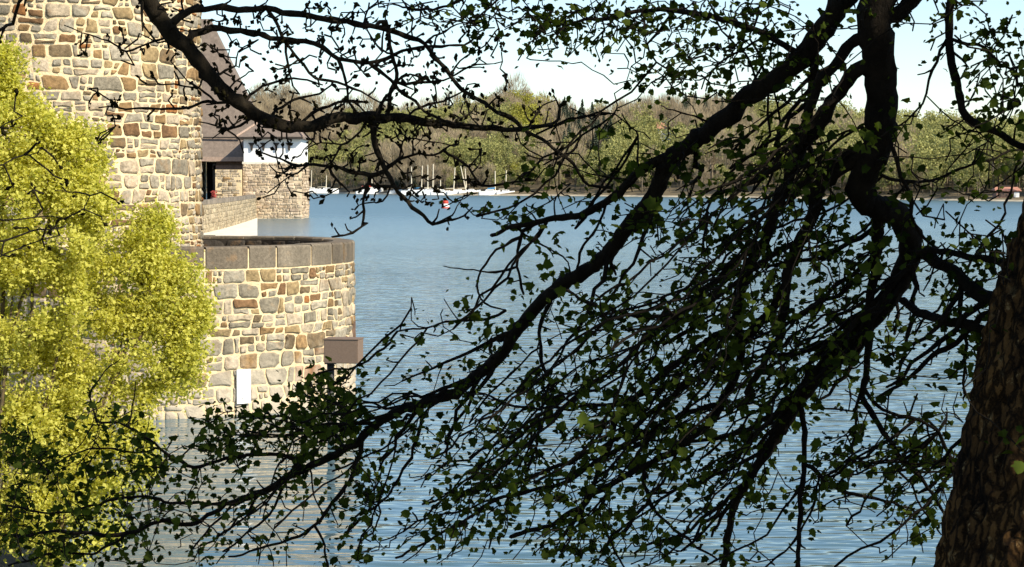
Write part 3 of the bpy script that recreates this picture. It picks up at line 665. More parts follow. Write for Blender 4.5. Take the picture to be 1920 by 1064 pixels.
def tree_proto(kind, seed):
    rg = np.random.default_rng(seed); H = rg.uniform(15, 20)
    parts = []                        # (V,F,mi,tint)
    def tint_for(V): return np.clip((V[:, 2] / H - 0.3) * 0.5 + rg.uniform(0, 0.7, len(V) // 3).repeat(3), 0, 1)
    mb = MB(); r = random.Random(seed)
    hcut = H * (0.55 if kind != 'con' else 0.98)
    mb.tube((0, 0, -1), (r.uniform(-.4, .4), 0, hcut), 0.28, 0.13 if kind != 'con' else 0.03, 5)
    ends = []
    if kind != 'con':
        for i in range(11):
            z = H * r.uniform(0.22, 0.55); a_ = r.uniform(0, 6.28); L_ = H * r.uniform(.18, .34); el = r.uniform(.5, 1.2)
            q = (L_ * math.cos(a_) * math.cos(el), L_ * math.sin(a_) * math.cos(el), z + L_ * math.sin(el)); mb.tube((0, 0, z), q, 0.11, 0.03, 3); ends.append(q)
    V = np.array(mb.v); Fw = []
    for f in mb.f:
        for i in range(1, len(f) - 1): Fw.append((f[0], f[i], f[i + 1]))
    parts.append((V, np.array(Fw), 1, np.full(len(V), 0.5)))
    if kind == 'bare':
        n = 820; E = np.array(ends)
        u = rg.normal(size=(n, 3)); u /= np.linalg.norm(u, axis=1)[:, None]; rad = rg.uniform(0.35, 1, (n, 1)) ** .5
        P1 = np.array([0, 0, H * .62]) + u * rad * np.array([H * .26, H * .26, H * .38])
        c = np.array([0, 0, H * .42]); P0 = c + (P1 - c) * rg.uniform(.68, .86, (n, 1)); P0[:, 2] -= 0.3
        V, Fc = blades(P0, P1, rg.uniform(.04, .085, n)); parts.append((V, Fc, 0, tint_for(V)))
    elif kind == 'con':
        n = 420; z = H * (0.1 + 0.9 * rg.uniform(0, 1, n) ** 1.15); a_ = rg.uniform(0, 6.28, n); L_ = (H - z) * .24 + .35
        P0 = np.stack([0 * z, 0 * z, z], 1); P1 = np.stack([np.cos(a_) * L_, np.sin(a_) * L_, z - L_ * .35], 1)
        V, Fc = blades(P1, P0, L_ * .0 + .1); V2, F2 = blades(P0, P1, rg.uniform(.35, .6, n)); parts.append((V2, F2, 0, tint_for(V2)))
    else:
        n = 620; nc = 9; cen = rg.normal(size=(nc, 3)) * np.array([H * .14, H * .14, H * .15]) + np.array([0, 0, H * .62]); rr_ = rg.uniform(H * .1, H * .17, nc)
        i = rg.integers(0, nc, n); u = rg.normal(size=(n, 3)); u /= np.linalg.norm(u, axis=1)[:, None]
        C = cen[i] + u * (rr_[i] * rg.uniform(.6, 1.05, n))[:, None]; V, Fc = tri_soup(C, 0.42, rg); parts.append((V, Fc, 0, tint_for(V)))
    return parts
PROT = {k: [tree_proto(k, 100 + 10 * j + i) for i in range(5)] for j, k in enumerate(('bare', 'green', 'yellow', 'con'))}
CM = {'bare': M_far_bare, 'green': M_far_green, 'yellow': M_far_yel, 'con': M_far_con}
KEYS = ['bare', 'green', 'yellow', 'con']
forest = []
def kind_at(px, py_frac, r):
    """colour patches of the hillside as the photograph shows them"""
    v = noise.noise((px * 0.006, py_frac * 1.6, 3.1)) + r.uniform(-.18, .18)
    if 1055 < px < 1145 and 0.28 < py_frac < .6: return 'con' if r.random() < .75 else 'bare'
    if 960 < px < 1015 and py_frac > .45: return 'yellow' if r.random() < .7 else 'bare'
    if 1400 < px < 1480 and py_frac > .6: return 'green'
    if px > 1600: return 'green' if v > -0.22 else 'bare'
    if 560 < px < 700: return 'green' if v > -0.1 else 'bare'
    if px < 560: return 'green' if v > .15 else 'bare'
    if 1000 < px < 1200 and py_frac < .6: return 'green' if v > -0.02 else 'bare'
    if v > 0.06: return 'green'
    if v > 0.17 and r.random() < .3: return 'yellow'
    if v < -.42: return 'con'
    return 'bare'
rr = random.Random(77)
for i in range(2600):
    px = rr.uniform(330, 2100); t = 10 + 265 * rr.random() ** 0.9
    y = shoreY(px) + t; x = (px - 960) / F * y; z = hill_z(px, t)
    if 1850 < px < 1925 and t < 34: continue
    if 1226 < px < 1266 and 90 < t < 215: continue
    forest.append((x, y, z, kind_at(px, t / 260, rr), rr.uniform(0.75, 1.12) * (0.62 if t < 25 else 1), rr.uniform(0, 6.28), rr.randrange(5)))
AV = []; AF = []; AT = []; AM = []; n0 = 0
for (x, y, z, kd, sc_, rz_, pi_) in forest:
    ca, sa = math.cos(rz_) * sc_, math.sin(rz_) * sc_; dt = rr.uniform(-.25, .25)
    for (V, Fc, mi, tt) in PROT[kd][pi_]:
        if mi == 1 and rr.random() < .25: continue
        W_ = np.stack([V[:, 0] * ca - V[:, 1] * sa + x, V[:, 0] * sa + V[:, 1] * ca + y, V[:, 2] * sc_ + z], 1)
        AV.append(W_); AF.append(Fc + n0); n0 += len(V); AT.append(np.clip(tt + dt, 0, 1)); AM.append(np.full(len(Fc), 4 if mi else KEYS.index(kd)))
obj('far_woodland', mesh_np('far_woodland', np.concatenate(AV), np.concatenate(AF), [CM[k_] for k_ in KEYS] + [M_far_bark], tint=np.concatenate(AT), fmat=np.concatenate(AM)), kind='stuff')
print('forest tris', sum(len(a_) for a_ in AF))
# individual trees one can tell apart
def proto_thing(kd, i, name, label, group):
    t = thing(name, label, 'tree', (0, 0, 0), group)
    for (V, Fc, mi, tt) in PROT[kd][i]:
        child('trunk' if mi else 'crown', mesh_np('trunk' if mi else 'crown', V, Fc, M_far_bark if mi else CM[kd], tint=tt), t)
    return t
used = {}
def far_tree(kd, i, px, t, sc_, label, group, name):
    y = shoreY(px) + t; loc = ((px - 960) / F * y, y, hill_z(px, t))
    key = (kd, i)
    if key not in used:
        used[key] = proto_thing(kd, i, name, label, group); o = used[key]; o.location = loc; o.rotation_euler = (0, 0, rr.uniform(0, 6)); o.scale = (sc_,) * 3
    else:
        o = copy_thing(used[key], loc, rr.uniform(0, 6), sc_, label, group)
for j, px in enumerate((484, 499, 505, 519, 525, 537, 542, 555, 559, 574, 582, 605, 615, 645, 655, 698, 710, 728, 492, 512, 530, 548, 566, 590, 628, 668, 690, 742, 768, 800, 823, 846, 866, 905, 940, 955, 968, 985, 1003, 1016, 1180, 1205, 1222, 1240, 1262, 1290, 1312, 1338, 1365)):
    far_tree('bare', j % 5, px, 262 + rr.uniform(-8, 14), rr.uniform(1.15, 1.5) if px < 1030 else rr.uniform(.85, 1.05), ('tall leafless skyline tree above the small white-storeyed tower' if px < 600 else 'tall leafless skyline tree above the moored boats' if px < 950 else 'tall leafless skyline tree between the moored boats and the dark conifers' if px < 1050 else 'low leafless skyline tree right of the dark conifers'), 'bare trees along the far skyline', 'bare_tree')
for j, (px, t) in enumerate(((1072, 110), (1085, 125), (1098, 100), (1110, 115), (1122, 125), (1134, 105), (1090, 90), (1108, 80))):
    far_tree('con', j % 5, px, t, rr.uniform(.95, 1.2), 'dark conifer in the dark patch below the middle of the far ridge', 'dark conifers on the hillside', 'conifer_tree')
for j, (px, t, sc_) in enumerate(((995, 150, .95), (1003, 40, .6), (966, 26, .55))):
    far_tree('yellow', j % 5, px, t, sc_, ('bright yellow-green tree high on the hillside left of the dark conifers', 'yellow-green tree low on the slope right of the marina', 'low yellow-green bush on the shore beside the last moored boat')[j], 'yellow-green spring trees', 'spring_tree')
for j, px in enumerate((572, 577, 586, 594, 603, 612, 622, 634, 648, 664, 684, 703, 722, 735, 752, 763, 781, 796, 815, 833, 880, 900, 918)):
    far_tree('bare', (j * 2) % 5, px, 9 + rr.uniform(0, 8), rr.uniform(.6, .8), ('slender pale-trunked tree on the far bank between the small tower and the tall masts' if px < 725 else 'slender pale-trunked tree on the far bank behind the tall masts'), 'pale trunks behind the marina', 'bank_tree')

# houses
def house(name, label, px, t, w, dpt, h, rh, wall_m, roof_m, z=None, details=None):
    y = shoreY(px) + t; x = (px - 960) / F * y; z0 = hill_z(px, t) if z is None else z
    hs = thing(name, label, 'house' if name == 'house' else 'hut', (x, y, z0))
    mb = MB(); mb.box((0, 0, h / 2 - .5), (w, dpt, h + 1)); child('wall', mb.me('wall', wall_m), hs)
    e = .5; V = [(-w / 2 - e, -dpt / 2 - e, h), (w / 2 + e, -dpt / 2 - e, h), (w / 2 + e, dpt / 2 + e, h), (-w / 2 - e, dpt / 2 + e, h), (-w / 2 - e * .2, 0, h + rh), (w / 2 + e * .2, 0, h + rh)]
    V = V + [(v[0], v[1], v[2] - .18) for v in V[:4]]
    child('roof', mesh_py('roof', V, [(0, 1, 5, 4), (1, 2, 5), (2, 3, 4, 5), (3, 0, 4), (6, 7, 1, 0), (7, 8, 2, 1), (8, 9, 3, 2), (9, 6, 0, 3), (9, 8, 7, 6)], roof_m), hs)
    return hs
hs = house('house', 'white house with a red roof half hidden on the wooded hillside', 1246, 195, 8, 8, 5.5, 3, M_white, M_redroof)
for i in range(4):
    f = MB(); f.box((-2.9 + i * 1.9, -4.02, 1.6 + 2.3 * (i % 2)), (0.9, 0.08, 1.2)); child('window', f.me('window', M_dark), hs)
ht = house('shore_hut', 'low brown boathouse with a pinkish roof on the right shore', 1885, 12, 6.6, 4.6, 2.2, 1.0, M_hutwall, M_redroof, z=0.8)
mb = MB(); mb.box((2.5, -2.32, .9), (1.5, .06, 1.8)); child('white_door', mb.me('white_door', M_white), ht)
mb = MB(); mb.box((-1.4, -2.32, 1.0), (2.6, .05, 1.0)); child('shutter', mb.me('shutter', M_beam), ht)
mb = MB(); mb.box((.6, 2.2, 3.3), (4, .9, .8)); child('rear_roof', mb.me('rear_roof', M_dark), ht)

# ---------------------------------------------------------------- boats
def hull_me(L_, B, Hh, mt, st):
    V = []; Fc = []; Fm = []; secs = 9
    for i in range(secs):
        t = i / (secs - 1); x = -L_ / 2 + L_ * t; w = B / 2 * (1 - max(0, (t - .45) / .55) ** 2.2) * (0.78 + .22 * min(1, t * 3)); sheer = Hh * (1 + .25 * t * t)
        w = max(w, 0.03)
        V += [(x, -w, sheer), (x, -w * .92, .12), (x, -w * .5, -.25), (x, 0, -.4), (x, w * .5, -.25), (x, w * .92, .12), (x, w, sheer)]
    for i in range(secs - 1):
        for q in range(6):
            Fc.append((i * 7 + q, i * 7 + q + 1, (i + 1) * 7 + q + 1, (i + 1) * 7 + q)); Fm.append(0 if q in (0, 5) else 1)
        Fc.append((i * 7 + 6, i * 7, (i + 1) * 7, (i + 1) * 7 + 6)); Fm.append(0)
    Fc.append(tuple(range(7))); Fm.append(0)
    return mesh_py('hull', V, Fc, [mt, st], fmat=Fm)
def boat(px, py, L_, masts, label, hull_m=M_hull, cover=None, cabin=True, rz=0.2, motor=False, stripe=M_navy):
    p = G(px, py); t = thing('motor_boat' if motor else 'sailing_boat', label, 'boat', (p.x, p.y, 0), 'boats moored at the marina'); t.rotation_euler = (0, 0, rz)
    L_ *= 1.12; Hh = L_ * .16 + .3
    child('hull', hull_me(L_, L_ * .32, Hh, hull_m, stripe), t)
    if cabin or motor:
        mb = MB(); mb.box((0, 0, Hh + (.35 if not motor else .7)), (L_ * .42, L_ * .2, .7 if not motor else 1.5), taper=.82); cb = child('cabin', mb.me('cabin', M_hull), t)
        mb = MB()
        for s_ in (-1, 1): mb.box((0, s_ * L_ * .098, Hh + (.4 if not motor else .95)), (L_ * .3, .05, .2 if not motor else .5))
        child('window_band', mb.me('window_band', M_navy), cb)
    for (mx_, hgt, lean) in masts:
        mb = MB(); mb.tube((mx_, 0, Hh), (mx_ + lean, 0, hgt), 0.21, 0.16, 6); ms = child('mast', mb.me('mast', M_mast), t)
        mb = MB(); mb.tube((mx_ + lean * .6, -.8, hgt * .62), (mx_ + lean * .6, .8, hgt * .62), .05, .05, 4); child('spreader', mb.me('spreader', M_mast), ms)
        mb = MB(); mb.tube((mx_, 0, Hh + 1.1), (mx_ - L_ * .38, 0, Hh + 1.0), .1, .08, 6); child('boom', mb.me('boom', M_mast), t)
        if cover is not None:
            mb = MB(); mb.tube((mx_ - .1, 0, Hh + 1.22), (mx_ - L_ * .36, 0, Hh + 1.08), .3, .2, 7); child('sail_cover', mb.me('sail_cover', cover), t)
    return t
boat(583, 362.5, 8.5, [(.1, 10.5, .3)], 'leftmost white sailing boat of the marina, just right of the stone tower')
boat(614, 363.5, 9.0, [(-.6, 8, .2)], 'white sailing boat second from the stone tower, low cabin')
boat(641, 363, 6.0, [], 'small white open boat third from the stone tower', cabin=False)
boat(693, 364.5, 10.5, [(1, 9, 0)], 'white sailing boat with a red sail cover behind the hanging twigs', cover=M_red, stripe=M_red)
boat(722, 363, 7.0, [(.5, 11.5, -.2)], 'white sailing boat with a plain mast, next left of the white motor boat')
boat(746, 365, 7.5, [], 'white motor boat with a tall cabin between the masts', motor=True)
boat(757, 364, 6.5, [(0, 11.8, .2), ], 'slim sailing boat directly behind the white motor boat')
boat(774, 366.5, 8.5, [(-.5, 11.3, 0)], 'broad white sailing boat just right of the white motor boat')
boat(790, 366, 7, [(0, 11.8, .5)], 'sailing boat with a light blue cover on its boom', cover=M_blue)
boat(806, 366.5, 8.5, [(-.8, 12.0, 0), (1.2, 12.3, .2)], 'white two-masted boat right of the one with the light blue cover')
boat(826, 366.5, 7, [(0, 6, 0)], 'white sailing boat with a short mast above the red buoy')
boat(858, 366.5, 7.5, [(-1.6, 11.0, .6)], 'white sailing boat with a raked mast right of the red buoy')
boat(881, 366.5, 8, [(-1.5, 11.5, -2.2), (-1.3, 10.5, -.6)], 'white boat with crossed slanting masts right of the red buoy')
boat(918, 367, 7.5, [(2.2, 9.5, 0)], 'white sailing boat with a blue tarpaulin near the right end of the marina', cover=M_blue)
boat(948, 367, 6.5, [(0, 9.8, .3)], 'last white sailing boat at the right end of the marina')
p = G(1914, 375.5); bt = boat(1914, 376, 3.6, [], 'small dark covered boat at the right edge below the boathouse', hull_m=M_navy, cabin=False)
for px, h_ in ((598, 9), (606, 9.5), (655, 9), (664, 10), (732, 12), (740, 11)):
    boat(px, 360.5, 6.5, [(rr.uniform(-.5, .5), h_, rr.uniform(-.3, .3))], {598: 'small white sailing boat behind the second boat from the stone tower', 606: 'small white sailing boat moored behind, right of the second boat', 655: 'white sailing boat in the back row, left of the one with the red cover', 664: 'white sailing boat in the back row directly left of the red-covered boat', 732: 'tall-masted boat in the back row left of the white motor boat', 740: 'tall-masted boat in the back row directly behind the white motor boat'}[px])
# red and white buoy
p = G(835, 391); bu_ = thing('mooring_buoy', 'red and white mooring buoy floating below the moored boats', 'buoy', (p.x, p.y, 0))
def lathe(prof, n=20):
    V = []; Fc = []
    for r_, z in prof: V += [(r_ * math.cos(2 * math.pi * i / n), r_ * math.sin(2 * math.pi * i / n), z) for i in range(n)]
    for j in range(len(prof) - 1): Fc += [(j * n + i, j * n + (i + 1) % n, (j + 1) * n + (i + 1) % n, (j + 1) * n + i) for i in range(n)]
    Fc.append(tuple(range((len(prof) - 1) * n, len(prof) * n))); return V, Fc
V, Fc = lathe([(.5, -.4), (.85, -.05), (.88, .28)]); child('red_base', mesh_py('red_base', V, Fc, M_red, True), bu_)
V, Fc = lathe([(.86, .28), (.86, .62), (.78, .88), (.62, .98)]); child('white_body', mesh_py('white_body', V, Fc, M_hull, True), bu_)
V, Fc = lathe([(.62, .98), (.66, 1.25), (.6, 1.55), (.28, 1.72)]); child('red_cap', mesh_py('red_cap', V, Fc, M_red, True), bu_)

# ---------------------------------------------------------------- tubes for branches
def sweep(pts, rad, n=6, rough=0.12, seed=0, knobs=0):
    """closed-form sweep of a tube along pts; returns V, F (tris)"""
    pts = [Vector(p) for p in pts]; V = []; Fc = []; m = len(pts)
    u = None
    for i, p in enumerate(pts):
        d = (pts[min(i + 1, m - 1)] - pts[max(i - 1, 0)]); d = d.normalized() if d.length > 1e-9 else Vector((0, 0, 1))
        u = d.orthogonal().normalized() if u is None else (u - d * u.dot(d)).normalized()
        w = d.cross(u)
        for k in range(n):
            a = 2 * math.pi * k / n; r = rad[i]
            q = p + (u * math.cos(a) + w * math.sin(a)) * r
            f = 1 + rough * 2 * noise.noise(q * (0.35 / max(r, .004)) + Vector((seed, 0, 0)))
            if knobs: f += knobs * max(0, noise.noise(q * 38 + Vector((seed, 5, 0))) - .1) * 5
            V.append(p + (q - p) * f)
    for i in range(m - 1):
        for k in range(n):
            a_, b_, c_, e_ = i * n + k, i * n + (k + 1) % n, (i + 1) * n + (k + 1) % n, (i + 1) * n + k
            Fc += [(a_, b_, c_), (a_, c_, e_)]
    V.append(pts[-1] + (pts[-1] - pts[-2]).normalized() * rad[-1]); t = len(V) - 1
    for k in range(n): Fc.append(((m - 1) * n + k, (m - 1) * n + (k + 1) % n, t))
    return V, Fc
def catmull(pts, step):
    pts = [Vector(p) for p in pts]; out = []
    ext = [pts[0] * 2 - pts[1]] + pts + [pts[-1] * 2 - pts[-2]]
    for i in range(len(pts) - 1):
        p0, p1, p2, p3 = ext[i:i + 4]; k = max(1, int((p2 - p1).length / step))
        for j in range(k):
            t = j / k; out.append(0.5 * ((2 * p1) + (p2 - p0) * t + (2 * p0 - 5 * p1 + 4 * p2 - p3) * t * t + (3 * p1 - p0 - 3 * p2 + p3) * t ** 3))
    out.append(pts[-1]); return out

class Tree:
    """skeleton nodes (with radius) + geometry buckets"""
    def __init__(s, root, bark): s.root = root; s.bark = bark; s.N = []; s.R = []; s.tv = []; s.tf = []; s.r = random.Random(len(root.name))
    def limb(s, pts, r0, r1, name='limb', step=0.05, n=8, mt=None, knobs=0.0, rough=0.12, power=1.0, bark=False):
        c = catmull(pts, step); m = len(c); sd = s.r.uniform(0, 100)
        c = [c[0]] + [p + Vector((noise.noise(p * 4 + Vector((sd, 0, 0))), noise.noise(p * 4 + Vector((0, sd, 0))), noise.noise(p * 4 + Vector((0, 0, sd))))) * (0.02 if r0 < .05 else 0.0 if bark else .014) + (0 if bark else 1) * Vector((noise.noise(p * 19 + Vector((sd, 0, 0))), 0, noise.noise(p * 19 + Vector((0, 0, sd))))) * .011 for p in c[1:]]
        rad = [r0 + (r1 - r0) * (i / (m - 1)) ** power for i in range(m)]
        V, Fc = sweep(c, rad, n, rough, sd, knobs)
        if bark:      #  plates and furrows running along the trunk
            for i_ in range(len(V) - 1):
                p = c[i_ // n]; q = V[i_]; w = (q - p); k_ = w.length; w = w / k_
                f1 = abs(noise.noise(Vector((q.x * 17, q.y * 17, q.z * 5.0)))); f2 = abs(noise.noise(Vector((q.x * 34, q.y * 34, q.z * 15)))); f3 = noise.noise(q * 50)
                V[i_] = q + w * (0.016 * min(1, f1 * 3.2) + .012 * min(1, f2 * 3) + .008 * f3 - .02)
        o0 = c[0]; child(name, mesh_py(name, [v - o0 for v in V], Fc, mt or s.bark, smooth=True), s.root, loc=o0 - s.root.location)
        for p, q in zip(c, rad): s.N.append(p); s.R.append(q)
        return c
    def near_px(s, px, py):
        best = None; bd = 1e9
        for p in s.N:
            d = (p - CAM).dot(FW); x = 960 + F * p.x / d; y = 532 - F * (p - CAM).dot(UP) / d
            q = (x - px) ** 2 + (y - py) ** 2
            if q < bd: bd = q; best = (p, d)
        return best
    def traced(s, pix, w0, w1, dd=0.0, d0=None, name='limb', n=8, knobs=0.0, snap=True, **k):
        """pix: pixel polyline of a limb; starts on the nearest limb already built and drifts dd metres in depth"""
        m = len(pix)
        if d0 is None: p, d0 = s.near_px(*pix[0])
        pts = []
        for i, (x, y) in enumerate(pix):
            d = d0 + dd * i / (m - 1); pts.append(P(x, y, d))
        if snap and s.N:
            p, _ = s.near_px(*pix[0]); pts[0] = p
        return s.limb(pts, w0 * d0 / F / 2, w1 * (d0 + dd) / F / 2, name, n=n, knobs=knobs, **k)
    def grow(s, targets, tipr, bow=0.12, seg=0.07, maxr=0.012, off=lambda t: Vector((0, 0, 0)), keep=False, jit=.012):
        """connect each target to the nearest skeleton node by a crooked twig; returns [(tip, direction)]"""
        N = np.array([tuple(p) for p in s.N]); R = list(s.R)
        T = np.array([tuple(t) for t in targets]); tips = []
        from mathutils import kdtree
        kd = kdtree.KDTree(len(N))
        for i, p in enumerate(N): kd.insert(p, i)
        kd.balance()
        order = sorted(range(len(T)), key=lambda i: kd.find(T[i])[2])
        extra = []; eR = []; kd2 = None; cnt = 0
        pending = []
        for ii, i in enumerate(order):
            if ii % 60 == 0 and extra:
                kd2 = kdtree.KDTree(len(extra))
                for j, p in enumerate(extra): kd2.insert(p, j)
                kd2.balance()
            t = Vector(T[i]); tq = t + off(t); co, ix, dist_ = kd.find(tq); rr_ = R[ix]
            if kd2:
                c2, j2, d2 = kd2.find(tq)
                if d2 < dist_ * 0.9: co, dist_, rr_ = c2, d2, eR[j2]
            a = Vector(co); dv = t - a; L_ = dv.length
            if L_ < 0.02: tips.append((t, Vector((0, 0, 1)))); continue
            k = max(2, int(L_ / seg)); bw = Vector((s.r.uniform(-1, 1), s.r.uniform(-1, 1), s.r.uniform(-.9, .6))) * L_ * bow
            ra = min(maxr, rr_ * .6, tipr * (1 + L_ * 5)); pts = []; rad = []
            for j in range(k + 1):
                f = j / k; p = a + dv * f + bw * math.sin(math.pi * f)
                if 0 < j < k: p += Vector((s.r.uniform(-1, 1), s.r.uniform(-1, 1), s.r.uniform(-1, 1))) * jit
                pts.append(p); rad.append(max(tipr, ra + (tipr - ra) * f))
                if j: extra.append(p); eR.append(rad[-1])
            V, Fc = sweep(pts, rad, 4, 0.1, 0); n0 = len(s.tv); s.tv += V; s.tf += [(x + n0, y + n0, z + n0) for x, y, z in Fc]
            tips.append((t, (pts[-1] - pts[-2]).normalized()))
        if keep: s.N += extra; s.R += eR
        return tips
    def spurs(s, every, rad, ln, cond):
        out = []; ns = len(s.N)
        for i in range(0, ns - 1, every):
            p = s.N[i]; 
            if not cond(p, s.R[i]): continue
            d = (s.N[i + 1] - p).normalized(); u = Vector((s.r.gauss(0, 1), s.r.gauss(0, 1), s.r.gauss(.1, 1))); u = (u - d * u.dot(d)).normalized()
            L_ = s.r.uniform(*ln); v = (u + d * s.r.uniform(.2, 1.0)).normalized(); a_ = p + u * s.R[i] * .6; m_ = a_ + v * L_ * .5 + Vector((s.r.gauss(0, 1), s.r.gauss(0, 1), s.r.gauss(0, 1))) * L_ * .12; e_ = m_ + (v + Vector((0, 0, .25))) * L_ * .5
            V, Fc = sweep([a_, m_, e_], [rad * 1.35, rad, rad * .9], 4, 0.2, 0); n0 = len(s.tv); s.tv += V; s.tf += [(x + n0, y + n0, z + n0) for x, y, z in Fc]
            out.append((e_, (e_ - m_).normalized()))
        return out
    def flush_twigs(s, name='twigs'):
        me = mesh_np(name, [tuple(v) for v in s.tv], s.tf, s.bark, smooth=True); o = child(name, me, s.root, loc=-s.root.location); o['kind'] = 'stuff'; s.tv = []; s.tf = []

# leaf templates (unit size, stalk at origin, pointing +y)
LO = [(0, 0.0), (.22, .02), (.46, .06), (.42, .30), (.60, .52), (.36, .58), (.26, .76), (0, 1.0), (-.26, .76), (-.36, .58), (-.60, .52), (-.42, .30), (-.46, .06), (-.22, .02)]
LEAF_V = np.array([(x, y, -0.42 * abs(x) - .25 * y * y) for x, y in LO] + [(0, .38, .02)]); LEAF_F = np.array([(i, (i + 1) % 14, 14) for i in range(14)])
KITE_V = np.array([(0, 0, 0), (.42, .45, -.12), (0, 1, -.1), (-.42, .45, -.12)]); KITE_F = np.array([(0, 1, 2), (0, 2, 3)])
BUD_V = np.array([(0, 0, 0), (.27, .6, 0), (0, .6, .27), (-.27, .6, 0), (0, .6, -.27), (0, 1, 0)]); BUD_F = np.array([(0, 1, 2), (0, 2, 3), (0, 3, 4), (0, 4, 1), (5, 2, 1), (5, 3, 2), (5, 4, 3), (5, 1, 4)])
def frames(Y, rg, upbias=0.6):
    """random orientation matrices with y axis = Y, z roughly up"""
    Y = Y / (np.linalg.norm(Y, axis=1)[:, None] + 1e-9); Z = rg.normal(size=Y.shape) + np.array([0, 0, upbias * 2]); X = np.cross(Y, Z); X /= np.linalg.norm(X, axis=1)[:, None] + 1e-9
    Z = np.cross(X, Y); return np.stack([X, Y, Z], 2)
def scatter(tv, tf, C, M_, size):
    V = np.einsum('nij,kj->nki', M_ * size[:, None, None], tv) + C[:, None, :]; n, k = len(C), len(tv)
    return V.reshape(-1, 3), (tf[None] + (np.arange(n) * k)[:, None, None]).reshape(-1, 3)

# ================================================================= the maple on the right
trunk_base = P(1985, 1064, 5.0); trunk_base.z = 3.0
mp = thing('maple_tree', 'big maple with lichened trunk at the right edge and dark leafy limbs across the view', 'tree', (trunk_base.x, trunk_base.y, 2.9))
T1 = Tree(mp, M_bark)
tr = [(1925, 1500), (1950, 1250), (1975, 1064), (1998, 950), (2022, 830), (2048, 700), (2082, 560), (2118, 400), (2150, 200), (2180, -80), (2190, -500), (2150, -1100), (2080, -1900), (2000, -2800)]
pts = [P(x, y, 5.0) for x, y in tr]
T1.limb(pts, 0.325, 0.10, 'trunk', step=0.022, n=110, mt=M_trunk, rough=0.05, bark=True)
# great limbs that carry what the frame shows
T1.traced([(2185, -350), (2050, -330), (1850, -260), (1700, -130), (1645, -20), (1640, 60), (1645, 120), (1652, 200), (1650, 262), (1622, 315), (1616, 365), (1642, 398), (1685, 402), (1706, 440), (1704, 495), (1672, 550), (1625, 600), (1580, 660), (1535, 705), (1500, 750), (1465, 810)], 86, 28, dd=1.0, n=18, knobs=.10, rough=.08, step=.02)
T1.traced([(1900, -285), (1760, -200), (1650, -90), (1585, 0), (1545, 60), (1505, 105), (1460, 145), (1425, 170), (1385, 205), (1335, 245), (1290, 272), (1245, 305), (1222, 360), (1190, 415), (1155, 462), (1108, 500), (1055, 533), (1008, 572), (975, 612), (940, 662), (903, 697), (858, 730), (800, 758), (730, 785), (680, 818), (630, 850), (570, 882), (500, 920), (430, 945)], 48, 11, dd=2.0, n=16, knobs=.12, rough=.09, step=.02)
K = dict(n=7)
